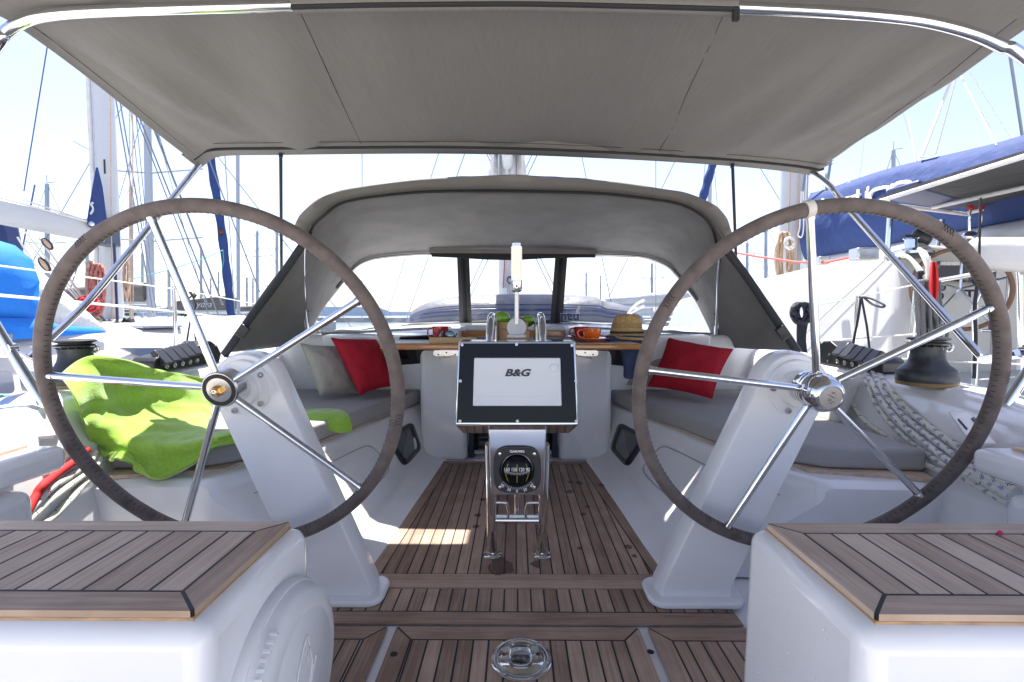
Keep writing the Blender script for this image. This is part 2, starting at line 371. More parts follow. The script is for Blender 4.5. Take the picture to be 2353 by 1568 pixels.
# sole
nl, nr, fl, fr = (-0.489, 1.487), (0.497, 1.487), (-0.42, 2.668), (0.408, 2.668)
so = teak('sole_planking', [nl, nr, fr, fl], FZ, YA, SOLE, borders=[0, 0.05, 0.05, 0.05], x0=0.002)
# damp stains lying on the sole
WET = bpy.data.materials.new('damp_patch'); WET.use_nodes = True
nn_ = WET.node_tree; pb = nn_.nodes['Principled BSDF']; pb.inputs['Base Color'].default_value = (0.07, 0.025, 0.018, 1); pb.inputs['Roughness'].default_value = 0.3
tt = nn_.nodes.new('ShaderNodeBsdfTransparent'); ms = nn_.nodes.new('ShaderNodeMixShader'); ms.inputs[0].default_value = 0.5
nn_.links.new(tt.outputs[0], ms.inputs[1]); nn_.links.new(pb.outputs[0], ms.inputs[2]); nn_.links.new(ms.outputs[0], nn_.nodes['Material Output'].inputs[0])
mb = MB()
for px, py, w in [(1152, 1300, 32), (1232, 1297, 12), (1122, 1106, 8), (1110, 1148, 7), (1097, 1184, 8), (1094, 1210, 8), (1310, 1108, 7), (1332, 1110, 9), (1382, 1115, 8), (1310, 1130, 9), (1340, 1182, 7), (1480, 1200, 14), (1505, 1225, 10), (1444, 1256, 9), (1458, 1278, 6), (1332, 1260, 6), (1350, 1165, 5)]:
    c = PZ(px, py, FZ+0.0012); r = w*c.y/F; N = 22; s = random.random()*9
    pts = []
    for k in range(N):
        a = 2*math.pi*k/N; q = r*(1+0.45*noise.noise(Vector((math.cos(a)*1.3+s, math.sin(a)*1.3, s))))
        pts.append((c.x+q*math.cos(a), c.y+q*1.15*math.sin(a), FZ+0.0012))
    mb = MB(); mb.add(pts, [tuple(range(N))]); mb.build('damp_stain', WET, so, smooth=0)
# nosing and aft step planks
mb = MB()
for y0, y1, xa, xb in ((1.452, 1.4845, -0.56, 0.56), (1.408, 1.4505, -0.58, 0.58)):
    plank(mb, [Vector((xa, y0)), Vector((xb, y0)), Vector((xb, y1)), Vector((xa, y1))], FZ+0.001, 0.01, Vector((1, 0)))
mb.build('sole_nosing', SOLE, YA, smooth=0, bevel=0.002)
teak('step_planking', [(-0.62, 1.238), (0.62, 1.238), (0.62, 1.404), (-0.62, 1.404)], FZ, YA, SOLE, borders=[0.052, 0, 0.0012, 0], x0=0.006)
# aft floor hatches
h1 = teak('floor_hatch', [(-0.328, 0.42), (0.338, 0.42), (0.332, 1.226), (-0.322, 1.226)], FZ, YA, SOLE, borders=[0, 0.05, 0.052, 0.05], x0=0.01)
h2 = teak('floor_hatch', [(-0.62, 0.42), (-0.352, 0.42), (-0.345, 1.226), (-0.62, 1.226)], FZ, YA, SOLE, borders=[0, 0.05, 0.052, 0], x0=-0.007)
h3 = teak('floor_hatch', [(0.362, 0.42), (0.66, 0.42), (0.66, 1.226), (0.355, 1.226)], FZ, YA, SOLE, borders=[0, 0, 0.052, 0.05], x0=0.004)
mb = MB()
for px, py in ((905, 1503), (1495, 1498)):
    c = PZ(px, py, FZ+0.0008); mb.lathe([(0.009, 0), (0.008, 0.0006), (0, 0.0006)], c, n=16)
mb.build('plug_hole', SEAM, h1)
# chrome deck plate
c = V(0.014, 1.105, FZ+0.001)
dp = thing('deck_plate', 'round polished steel inspection plate set in the nearest teak floor hatch', 'deck plate', c)
mb = MB(); mb.lathe([(0.074, 0), (0.074, 0.002), (0.071, 0.0036), (0.058, 0.0042), (0.0565, 0.003), (0.055, 0.003), (0.0535, 0.0045), (0.02, 0.0052), (0, 0.0053)], c, n=64)
mb.build('lid', SS, dp, smooth=50)
for k in range(6):
    a = R(30+60*k+20); mb = MB(); mb.lathe([(0.005, 0.003), (0.005, 0.0052), (0.002, 0.0056), (0, 0.005)], c+V(math.cos(a)*0.065, math.sin(a)*0.065, 0), n=12); mb.build('screw', SSB, dp)
for a in (0.4, 3.5):
    mb = MB(); mb.lathe([(0.006, 0.0045), (0.006, 0.0058), (0, 0.006)], c+V(math.cos(a)*0.033, math.sin(a)*0.033, 0), n=14); mb.build('key_hole', SSB, dp)
# ------------------------------------------------------------------ helm seats (near the camera)
def helm_seat(s, xi, xb, lab):
    root = thing('deck_bench', lab, 'bench', (s*0.9, 0.72, FZ))
    z = -0.383; x2 = 1.75
    pol = [(s*xi, 0.592), (s*xi, 0.852), (s*x2, 0.852), (s*x2, 0.592)]
    if s > 0: pol = pol[::-1]
    # order: make CCW with edges known
    pol = [(min(s*xi, s*x2), 0.586), (max(s*xi, s*x2), 0.586), (max(s*xi, s*x2), 0.852), (min(s*xi, s*x2), 0.852)]
    b = [0.044, 0.045, 0.040, 0] if s < 0 else [0.044, 0, 0.040, 0.045]
    tp = teak('teak_pad', pol, z, root, TEAK, pw=0.0476, borders=b, th=0.009, x0=s*(xi+0.045), gap=0.0052)
    mb = MB(); mb.prism([(p[0], p[1], z-0.009) for p in pol], (0, 0, -0.006)); mb.build('teak_edge', TEAKE, tp, bevel=0.001)
    mb = MB(); x0, x1 = s*(xi-0.026), s*(x2+0.1); a, c = min(x0, x1), max(x0, x1)
    cx0, cx1 = s*(xi-0.036), s*(x2+0.1); aa, cc = min(cx0, cx1), max(cx0, cx1)
    mb.hexa([(aa, 0.548, -1.0), (cc, 0.548, -1.0), (cc, 0.882, -1.0), (aa, 0.882, -1.0), (a, 0.566, z-0.012), (c, 0.566, z-0.012), (c, 0.872, z-0.012), (a, 0.872, z-0.012)])
    mb.build('seat_moulding', GEL, root, bevel=0.028, seg=5)
    return root
hs1 = helm_seat(-1, 0.418, 0, 'white helm seat with weathered teak top at left, a round white cap on its side')
hs2 = helm_seat(1, 0.462, 0, 'white helm seat with weathered teak top at right, water drops on its plain side')
# drops on right seat side
mb = MB(); random.seed(3)
for k in range(50):
    y = random.uniform(0.58, 0.84); zz = random.uniform(-0.80, -0.44); xx = 0.4335-0.0105*(-0.395-zz)/0.6
    mb.ell((xx-0.0005, y, zz), (0.0007, 0.0011, random.uniform(0.0014, 0.0035)), 8, 6)
mb.build('water_drops', pm('water_drop', (0.8, 0.85, 0.9), 0.02, coat=1), hs2)['kind'] = 'stuff'
# round shower cap on left seat side
o = V(-0.3855, 0.735, -0.60)
mb = MB(); ax = V(1, 0, 0.015)
mb.lathe([(0.155, -0.004), (0.157, 0.006), (0.152, 0.014), (0.149, 0.014), (0.147, 0.018), (0.145, 0.026), (0.136, 0.036), (0.112, 0.041), (0.108, 0.0405), (0.106, 0.042), (0.0, 0.044)], o, ax, n=64, sx=1)
cap = mb.build('shower_box', WHT, hs1, smooth=45)
mb = MB()
def cp(u, v): return o+V(0.0445, u, v)
for pth in ([(-0.045, -0.06), (-0.04, 0.01), (-0.02, 0.05), (0.005, 0.075), (0.012, 0.055)], [(0.012, 0.05), (0.02, 0.015), (0.0, -0.02), (-0.03, -0.045), (-0.045, -0.06)], [(0.01, 0.045), (0.0, 0.035)], [(0.035, 0.02), (0.018, -0.005), (0.0, -0.03), (-0.02, -0.05)], [(-0.04, -0.062), (-0.02, -0.065)]):
    mb.tube(spline([cp(*q) for q in pth], 6), 0.0013, 6)
mb.build('raised_emblem', WHT, cap)
mb = MB(); random.seed(5)
for k in range(7):
    a = R(118+k*4.5); mb.box(o+V(0.03, 0.149*math.cos(a), 0.149*math.sin(a)), (0.012, 0.004, 0.004), Matrix.Rotation(a, 3, 'X'))
mb.build('hinge', WHT, cap)
mb = MB(); mb.lathe([(0.006, 0), (0.006, 0.003), (0, 0.003)], o+V(0.030, 0.1445*math.cos(R(152)), 0.1445*math.sin(R(152))), V(0.3, math.cos(R(152)), math.sin(R(152))), n=14); mb.build('hinge_pin', SSB, cap)
# pink petal on the right seat
c = PZ(2297, 1230, -0.382)
pt = MB(); pt.ell(c+V(0, 0, 0.003), (0.005, 0.004, 0.003), 8, 6); pt.ell(c+V(0.004, 0.003, 0.004), (0.004, 0.003, 0.003), 8, 6)
tag(pt.build('petal', pm('magenta_petal', (0.6, 0.01, 0.12), 0.6), None, c), 'tiny magenta flower petal lying on the right teak helm seat', 'petal')
# ------------------------------------------------------------------ coamings and side decks
CT = [(0.2, 1.15, 1.28, -0.30, 1.50), (1.0, 1.20, 1.33, -0.285, 1.55), (1.25, 1.27, 1.36, -0.268, 1.58), (1.42, 1.31, 1.43, -0.255, 1.64), (1.7, 1.38, 1.50, -0.25, 1.70), (2.3, 1.38, 1.50, -0.235, 1.72), (3.0, 1.36, 1.47, -0.20, 1.72), (3.8, 1.3, 1.40, -0.17, 1.66)]
CDs = [0.2, 0.6, 1.0, 1.12, 1.25, 1.34, 1.42, 1.55, 1.7, 1.85, 2.0, 2.3, 2.6, 3.0, 3.4, 3.8]
for s in (-1, 1):
    rows = []
    for d in CDs:
        xb, xi, zc, xo = tab(CT, d)
        pr = [(xb-0.10, -0.87), (xb-0.04, -0.83), (xb, -0.78), (xb+0.01, -0.66), (xi-0.035, zc-0.06), (xi-0.012, zc-0.015), (xi+0.012, zc), (xi+0.05, zc+0.004), (xo-0.05, zc), (xo-0.01, zc-0.012), (xo+0.02, zc-0.05), (xo+0.035, zc-0.10), (xo+0.06, zc-0.112), (2.0, zc-0.15), (2.02, zc-0.12), (2.04, zc-0.12), (2.05, zc-0.17), (2.02, zc-0.45), (1.95, -2.1)]
        rows.append([(s*x, d, z) for x, z in pr])
    mb = MB(); mb.grid(rows if s < 0 else [r[::-1] for r in rows]); mb.build('coaming', GEL, YA, smooth=60)
def onw(px, py, o=.03, s=-1):
    x = 1.05
    while x < 1.7:
        p = PX(px, py, s*x); xb, xi, zc, xo = tab(CT, p.y)
        wx = lerp(xb+.01, xi-.012, min(1, max(0, (p.z+.66)/(zc+.66))))
        if x >= wx-o or (p.z > zc+.05 and x > 1.42): return p
        x += .004
    return p
# lockers / cockpit seats
LT = [(1.52, 0.489, 0.62, 0.975), (1.70, 0.475, 0.60, 0.868), (2.0, 0.46, 0.56, 0.785), (2.33, 0.44, 0.53, 0.70), (2.70, 0.42, 0.52, 0.615), (2.92, 0.41, 0.51, 0.565)]
def lp(d, s):
    xs, xk, xe = tab(LT, d)
    return [V(s*(xs-0.015), d, FZ-0.004), V(s*xs, d, FZ+0.004), V(s*(xk-0.04), d, -0.822), V(s*xk, d, -0.802), V(s*(xk+0.012), d, -0.785),
            V(s*(xe-0.032), d, -0.585), V(s*(xe-0.014), d, -0.566), V(s*(xe-0.012), d, -0.548), V(s*(xe+0.004), d, -0.536), V(s*(xe+0.04), d, -0.5345), V(s*1.42, d, -0.5345)]
for s in (-1, 1):
    lk = None; mb = MB(); rows = [lp(d, s) for d in (1.52, 1.6, 1.7, 1.85, 2.0, 2.15, 2.33, 2.5, 2.7, 2.92)]
    # rounded aft end: shrink a copy outward
    a0 = [p+V(s*0.012, -0.022, -0.004) for p in rows[0]]; a1 = [V(p.x+s*0.03, 1.482-0.0, p.z-0.02 if p.z > -0.6 else p.z) for p in rows[0]]
    a1 = [V(p.x, 1.485-0.06*max(0, (abs(p.x)-1.0)), p.z) for p in a1]
    allr = [a1, a0]+rows
    mb.grid(allr if s < 0 else [r[::-1] for r in allr])
    poly = a1+[V(s*1.42, 1.46, FZ-0.004)]
    mb.add(poly if s > 0 else poly[::-1], [tuple(range(len(poly)))])
    lk = mb.build('locker_seat', GEL, YA, smooth=55)
    xe0 = 0.99
    pol = [(s*0.995, 1.575), (s*1.345, 1.492), (s*1.39, 1.62), (s*1.39, 2.86), (s*0.60, 2.86), (s*0.715, 2.33), (s*0.80, 2.0), (s*0.885, 1.70), (s*0.985, 1.64)]
    if s < 0: pol = pol[::-1]
    mb = MB(); pts = [Vector(p) for p in pol]
    plank(mb, pts, -0.524, 0.0115, Vector((1, 0))); mb.build('teak_slab', TEAK, lk, smooth=0, bevel=0.001)
    mb = MB(); plank(mb, [p*1.0 for p in pts], -0.5285, 0.004, Vector((1, 0))); 
    # locker door lines
    def fp(d, t, off=0.002):
        pr = lp(d, s); a, b = pr[4], pr[5]; n = (b-a).cross(V(0, 1, 0)).normalized()
        if n.x*s > 0: n = -n
        return a.lerp(b, t)+n*off
    mb = MB()
    q = [fp(1.62, .1), fp(1.62, .95), fp(2.16, .95), fp(2.2, .80), fp(2.2, .1)]
    mb.tube(spline([fp(1.56, .90), fp(1.7, .90), fp(1.9, .90), fp(2.1, .90), fp(2.17, .86), fp(2.19, .7), fp(2.19, .5), fp(2.19, .34), fp(2.14, .26), fp(2.0, .22), fp(1.8, .22), fp(1.56, .22)], 5), 0.0028, 6)
    mb.build('locker_door_groove', pm('groove_grey', (0.40, 0.41, 0.44), 0.4), lk)
    # opening port
    C4 = [(926, 988), (959, 973), (964, 1046), (923, 1075)] if s < 0 else [(1395, 972), (1438, 995), (1446, 1072), (1402, 1052)]
    p0 = fp(2.45, 0.5, 0); nrm = (fp(2.45, .9, 0)-fp(2.45, .1, 0)).cross(fp(2.6, .5, 0)-fp(2.3, .5, 0)).normalized()
    if nrm.x*s > 0: nrm = -nrm
    q = [fp(2.31, .90, 0), fp(2.63, .90, 0), fp(2.63, .12, 0), fp(2.31, .12, 0)]
    def rr(q, k, off):   # rounded quad ring
        c = sum(q, Vector())/4; out = []
        for i in range(4):
            p = q[i]; a = q[i-1]; b = q[(i+1) % 4]; pk = c+(p-c)*k; ak = c+(a-c)*k; bk = c+(b-c)*k
            for t in range(6):
                u = t/5; e = pk.lerp(ak, 0.2*(1-u)); g = pk.lerp(bk, 0.2*u); out.append(e.lerp(g, u)+nrm*off)
        return out
    mb = MB(); rings = [rr(q, 1.0, -.006), rr(q, 1.0, 0.010), rr(q, .96, .015), rr(q, .78, .015), rr(q, .75, .008), rr(q, .72, .007)]
    mb.grid(rings, close=True); fr = mb.build('port_frame', BLK, lk, smooth=40)
    mb = MB(); g = rr(q, .76, 0.0072); mb.add(g, [tuple(range(len(g)))]); mb.build('port_glass', pm('port_glass_grey', (0.05, 0.052, 0.058), 0.25, coat=0.5), fr, smooth=0)
    mb = MB(); mb.tube([q[1].lerp(q[2], .35)*.86+sum(q, Vector())/4*.14+nrm*.008, q[1].lerp(q[2], .75)*.86+sum(q, Vector())/4*.14+nrm*.008], .004, 8); mb.build('port_latch', BLKM, fr)
# companionway bulkhead
BH = 2.70
for s in (-1, 1):
    a, b = (0.285, 0.56) if s < 0 else (0.255, 0.56)
    mb = MB(); mb.hexa([(s*a, BH, FZ-.01), (s*b, BH, FZ-.01), (s*b, 3.1, FZ-.01), (s*a, 3.1, FZ-.01), (s*a, BH+.02, -.15), (s*b, BH+.02, -.15), (s*b, 3.1, -.15), (s*a, 3.1, -.15)] if s > 0 else [(s*b, BH, FZ-.01), (s*a, BH, FZ-.01), (s*a, 3.1, FZ-.01), (s*b, 3.1, FZ-.01), (s*b, BH+.02, -.15), (s*a, BH+.02, -.15), (s*a, 3.1, -.15), (s*b, 3.1, -.15)])
    bk = mb.build('companionway_bulkhead', GEL, YA, bevel=0.03, seg=5)
    mb = MB(); x0, x1 = sorted((s*0.52, s*1.5)); mb.box(((x0+x1)/2, 3.02, -.43), (x1-x0, 0.26, 0.62)); bk2 = mb.build('seat_bulkhead', GEL, YA, bevel=0.035, seg=4)
    # dark bulkhead windows
    mb = MB(); x0, x1 = sorted((s*0.42, s*1.12)); mb.hexa([(x0, 2.83, -.46), (x1, 2.83, -.46), (x1, 2.95, -.46), (x0, 2.95, -.46), (x0, 2.69, -.115), (x1, 2.69, -.115), (x1, 2.95, -.11), (x0, 2.95, -.11)]); bk2 = mb.build('window_panel', GEL, YA, bevel=.012, seg=3)
    if s < 0: q = [RP(a, b, V(0, 2.682, -.115), V(0, -.345, -.14)) for a, b in ((899, 841), (1010, 833), (1014, 768), (918, 774))]
    else: q = [RP(a, b, V(0, 2.682, -.115), V(0, -.345, -.14)) for a, b in ((1342, 832), (1470, 846), (1470, 780), (1345, 772))]
    mb = MB(); mb.prism(q, (0, 0.02, 0)); mb.build('cabin_window', DGLASS, bk2, bevel=0.006, seg=3)
mb = MB(); mb.box((-0.015, 2.95, -.5), (0.5, 0.02, 0.7)); mb.build('companionway_door', pm('smoked_door', (0.035, 0.028, 0.025), 0.15, coat=0.6), YA)
for tx in (-.265, .235):
    mb = MB(); mb.box((tx, 2.79, -.5), (0.035, 0.05, 0.7)); mb.build('door_track', pm('navy_track', (0.02, 0.03, 0.06), 0.4), YA, bevel=0.004)
mb = MB(); mb.box((-0.015, 2.80, FZ+.02), (0.5, 0.03, 0.02)); mb.build('door_sill', SSB, YA)
# coachroof
rows = []
for d, zc in ((2.96, -.135), (3.02, -.10), (3.4, -.085), (3.6, -.06), (5, -.05), (7, -.05), (9, -.12)):
    w = 1.42 if d < 5 else 1.42-0.2*(d-5)*.5
    rows.append([(u*w, d, zc-0.05*abs(u)**2-(0.14 if abs(u) > 0.999 else 0)) for u in (-1, -.97, -.9, -.7, -.45, -.2, 0, .2, .45, .7, .9, .97, 1)])
mb = MB(); mb.grid(rows); mb.build('coachroof', GEL, YA, smooth=50, solid=0.03, soff=-1)
mb = MB()
for s in (-1, 1): mb.prism([(s*0.30, 2.86, -.15), (s*0.36, 2.86, -.15), (s*0.36, 2.86, -.085), (s*0.30, 2.86, -.085)], (0, 1.0, .02))
mb.box((0.0, 3.15, -.08), (0.6, .5, .03)); mb.build('sliding_hatch', GEL2, YA, bevel=0.008)
mb = MB(); mb.box((-0.02, 2.84, -.11), (0.62, .03, .035)); mb.build('hatch_trim', VARN, YA, bevel=0.004)
for s in (-1, 1):
    mb = MB(); mb.tube([V(s*.40, 2.88, -.075), V(s*.62, 2.9, -.085), V(s*1.2, 2.9, -.115)], .008, 8)
    mb.box((s*0.42, 2.86, -.10), (.05, .05, .06)); mb.box((s*0.36, 2.84, -.13), (.07, .03, .05)); mb.build('roof_rail', SSB, YA)
for s, xx in ((-1, .37), (1, .40)):
    mb = MB(); mb.box((s*(xx), 2.80, -.13), (.07, .08, .10)); mb.build('sheet_locker_post', GEL2, YA, bevel=.006)
# foredeck beyond
mb = MB(); mb.grid([[(-1.95, 3.6, -.30), (0, 3.6, -.14), (1.95, 3.6, -.30)], [(-1.9, 6, -.30), (0, 6, -.14), (1.9, 6, -.30)], [(-1.2, 9, -.25), (0, 9, -.12), (1.2, 9, -.25)], [(-.05, 11.2, -.2), (0, 11.2, -.2), (.05, 11.2, -.2)]]); mb.build('side_deck', GEL2, YA)
# transom quarter blocks at the sides of the helm seats
for s in (-1, 1):
    mb = MB(); x0, x1 = sorted((s*1.17, s*1.42)); mb.box(((x0+x1)/2, 1.0, -.62), (x1-x0, .24, .40)); mb.build('quarter_locker', GEL, YA, bevel=.03, seg=4)
    mb = MB(); x0, x1 = sorted((s*1.165, s*1.5)); mb.hexa([(x0, 1.0, -.40), (x1, 1.0, -.40), (x1, 1.2, -.40), (x0, 1.2, -.40), (x0, 1.0, -.335), (x1, 1.0, -.335), (x1, 1.2, -.335), (x0, 1.2, -.335)]); ql = mb.build('quarter_ledge', GEL, YA, bevel=.022, seg=4)
    mb = MB(); pol = [Vector((s*1.22, 1.02)), Vector((s*1.5, 1.02)), Vector((s*1.5, 1.15)), Vector((s*1.235, 1.165))]
    if s < 0: pol = pol[::-1]
    plank(mb, pol, -.326, .012, Vector((0, 1))); mb.build('teak_inlay', TEAK, ql, smooth=0, bevel=.002)
    # coaming hatch lid with dark catch
    n = V(-s*.55, -.1, 1).normalized()
    px = [(20, 955), (150, 945), (128, 1000), (10, 1010)] if s < 0 else [(2178, 944), (2290, 950), (2353, 1020), (2232, 1020)]
    p0 = PX(px[1][0] if s < 0 else px[0][0], 960, s*1.37)
    q = [RP(a, b, p0, n) for a, b in px]
    mb = MB(); mb.prism(q if s > 0 else q[::-1], n*-.014); hl = mb.build('coaming_hatch', GEL, YA, bevel=.005, seg=3)
    mb = MB(); ca = [(130, 962), (146, 950)] if s < 0 else [(2203, 966), (2222, 988)]
    mb.tube([RP(*ca[0], p0, n)+n*.003, RP(*ca[1], p0, n)+n*.003], .004, 8, flat=.5); mb.build('hatch_catch', BLK, hl)
    tx = RP(90 if s < 0 else 2246, 972 if s < 0 else 963, p0, n)+n*.002
    u = V(1, 0, 0); u = (u-n*u.dot(n)).normalized(); w = n.cross(u); M4 = Matrix((u, w, n)).transposed().to_4x4()
    text('maker_lettering', 'Ba', .028, tx, 0, BLK, hl, mx=M4, bold=.0004, shear=.3, sx=1.6)
# grab ridge on the coaming, light patch strip
# ------------------------------------------------------------------ mast, sail covers and rigging of this yacht
MX = -.10; MY = 6.0
mb = MB(); mb.lathe([(.095, -.1), (.095, 13)], (MX, MY, 0), n=24, sx=1.5); mb.tube([(MX-.004, MY-.155, -.1), (MX-.004, MY-.155, 12)], .018, 8)
mast = mb.build('mast', ALU, YA)
mb = MB(); mb.box((MX+.0, MY-.13, 2.13), (.05, .04, .05)); mb.build('mast_sheave', SSB, mast)
for s in (-1, 1):
    mb = MB(); rows = []
    for k in range(60):
        z = 1.2+k*.12; w = .11+.012*math.sin(k*1.7)
        rows.append([(MX+s*(.115+.012*noise.noise(V(k*.8, 0, s))), MY-.12, z), (MX+s*(.115+w*.5), MY-.17-.02*math.sin(k*2.1), z+.02), (MX+s*(.115+w+.02*noise.noise(V(k*.9, 2, s))), MY-.1, z), (MX+s*(.115+w*.5), MY, z)])
    mb.grid(rows, close=True); mb.build('lazy_sail_cover', SAILW, mast, smooth=80)
mb = MB()
for (a, b) in (((832, 345), (832, 425)), ((1012, 340), (980, 440)), ((1333, 340), (1353, 440)), ((1507, 350), (1507, 440))):
    p = P(*a, 5.6); q = P(*b, 5.6); u = (p-q).normalized(); mb.tube([q-u*1.6, p+u*9], .0045, 6)
for (a, b) in (((1110, 595), (1070, 680)), ((1122, 595), (1082, 680)), ((1230, 590), (1282, 700)), ((1240, 590), (1294, 700)), ((985, 590), (950, 690))):
    p = P(*a, 6.3); q = P(*b, 6.3); u = (p-q).normalized(); mb.tube([q-u*.3, p+u*3], .006, 6)
mb.build('shroud', WIRE, YA)
mb = MB(); mb.tube([V(MX, 5.85, 1.86), V(MX, 1.3, 1.80)], .09, 16, flat=.7); mb.build('boom', ALU, YA, smooth=70)
rows = []
for k in range(40):
    d = lerp(5.8, 1.25, k/39); row = []
    for j in range(14):
        a = 2*math.pi*j/14; row.append(V(MX+lerp(.30, .44, k/39)*math.sin(a)*(1+.08*noise.noise(V(d*3, j, 0))), d, 2.22+.30*math.cos(a)))
    rows.append(row)
mb = MB(); mb.grid(rows, close=True); mb.add(rows[-1], [tuple(range(14))]); mb.build('stowed_mainsail', SAILW, YA, smooth=80)  # mostly unseen above the bimini; widened aft to trim the sole's sun patch
# banner at the mast foot
mb = MB(); q = [P(1156, 662, 5.7), P(1178, 662, 5.7), P(1180, 590, 5.7), P(1160, 590, 5.7)]; mb.prism(q, (0, .012, 0)); ban = mb.build('mast_banner', SAILW, mast, smooth=0)
mb = MB(); mb.prism([P(1155, 662, 5.68), P(1157, 662, 5.68), P(1161, 590, 5.68), P(1159, 590, 5.68)], (0, .006, 0)); mb.build('red_hem', CORDR, ban)
mb = MB(); c = P(1171, 644, 5.68)
for k in range(9): a = k*.7; mb.tube([c+V(.028*math.cos(a), 0, .04*math.sin(a)), c+V(.034*math.cos(a+1.3), 0, .05*math.sin(a+1.3))], .006, 6, flat=.3)
mb.build('dark_emblem', NAVP, ban)
# inflatable dinghy on the foredeck
dg = thing('dinghy', 'grey inflatable dinghy with navy stripes upturned on the foredeck beyond the clear windows', 'dinghy', (0.12, 5.2, -.14))
mb = MB(); rows = []
for i in range(33):
    u = i/32; x = -1.20+2.62*u; e = (1-abs(2*u-1)**3.2)**.5; h = .36*e**.8*(1.0-.12*(u > .8)); h = max(h, .02)
    ring = []
    for j in range(13):
        a = math.pi*j/12; cc, ss = math.cos(a), math.sin(a); y = 5.2-cc*.55*(abs(cc)**-.3 if abs(cc) > .01 else 1)*max(.25, e); z = -.13+h*ss**.6
        ring.append((x, y, z))
    rows.append(ring)
mb.grid(rows); hull = mb.build('inflated_hull', DING, dg, smooth=70)
def dy(u): e = (1-abs(2*u-1)**3.2)**.5; return e, -1.20+2.62*u
mb = MB()
for zf, th in ((.66, .012), (.52, .024), (.38, .012)):
    top = []; 
    for i in range(1, 32):
        e, x = dy(i/32); h = max(.36*e**.8*(1.0-.12*(i/32 > .8)), .02); sv = zf**(1/.6); cc = math.sqrt(1-sv*sv)
        y = 5.2-cc*.55*(cc**-.3)*max(.25, e); top.append(V(x, y-.006, -.13+h*zf))
    mb.tube(top, th*.5, 8, flat=.5)
mb.build('navy_band', NAVP, dg)
mb = MB(); mb.tube(spline([P(1435, 735, 4.7), P(1448, 715, 4.7), P(1462, 700, 4.7), P(1480, 690, 4.7)], 5), .012, 8); mb.tube(spline([P(1432, 735, 4.7), P(1446, 722, 4.7), P(1480, 702, 4.7)], 5), .012, 8); mb.build('lashing', WIREW, dg)
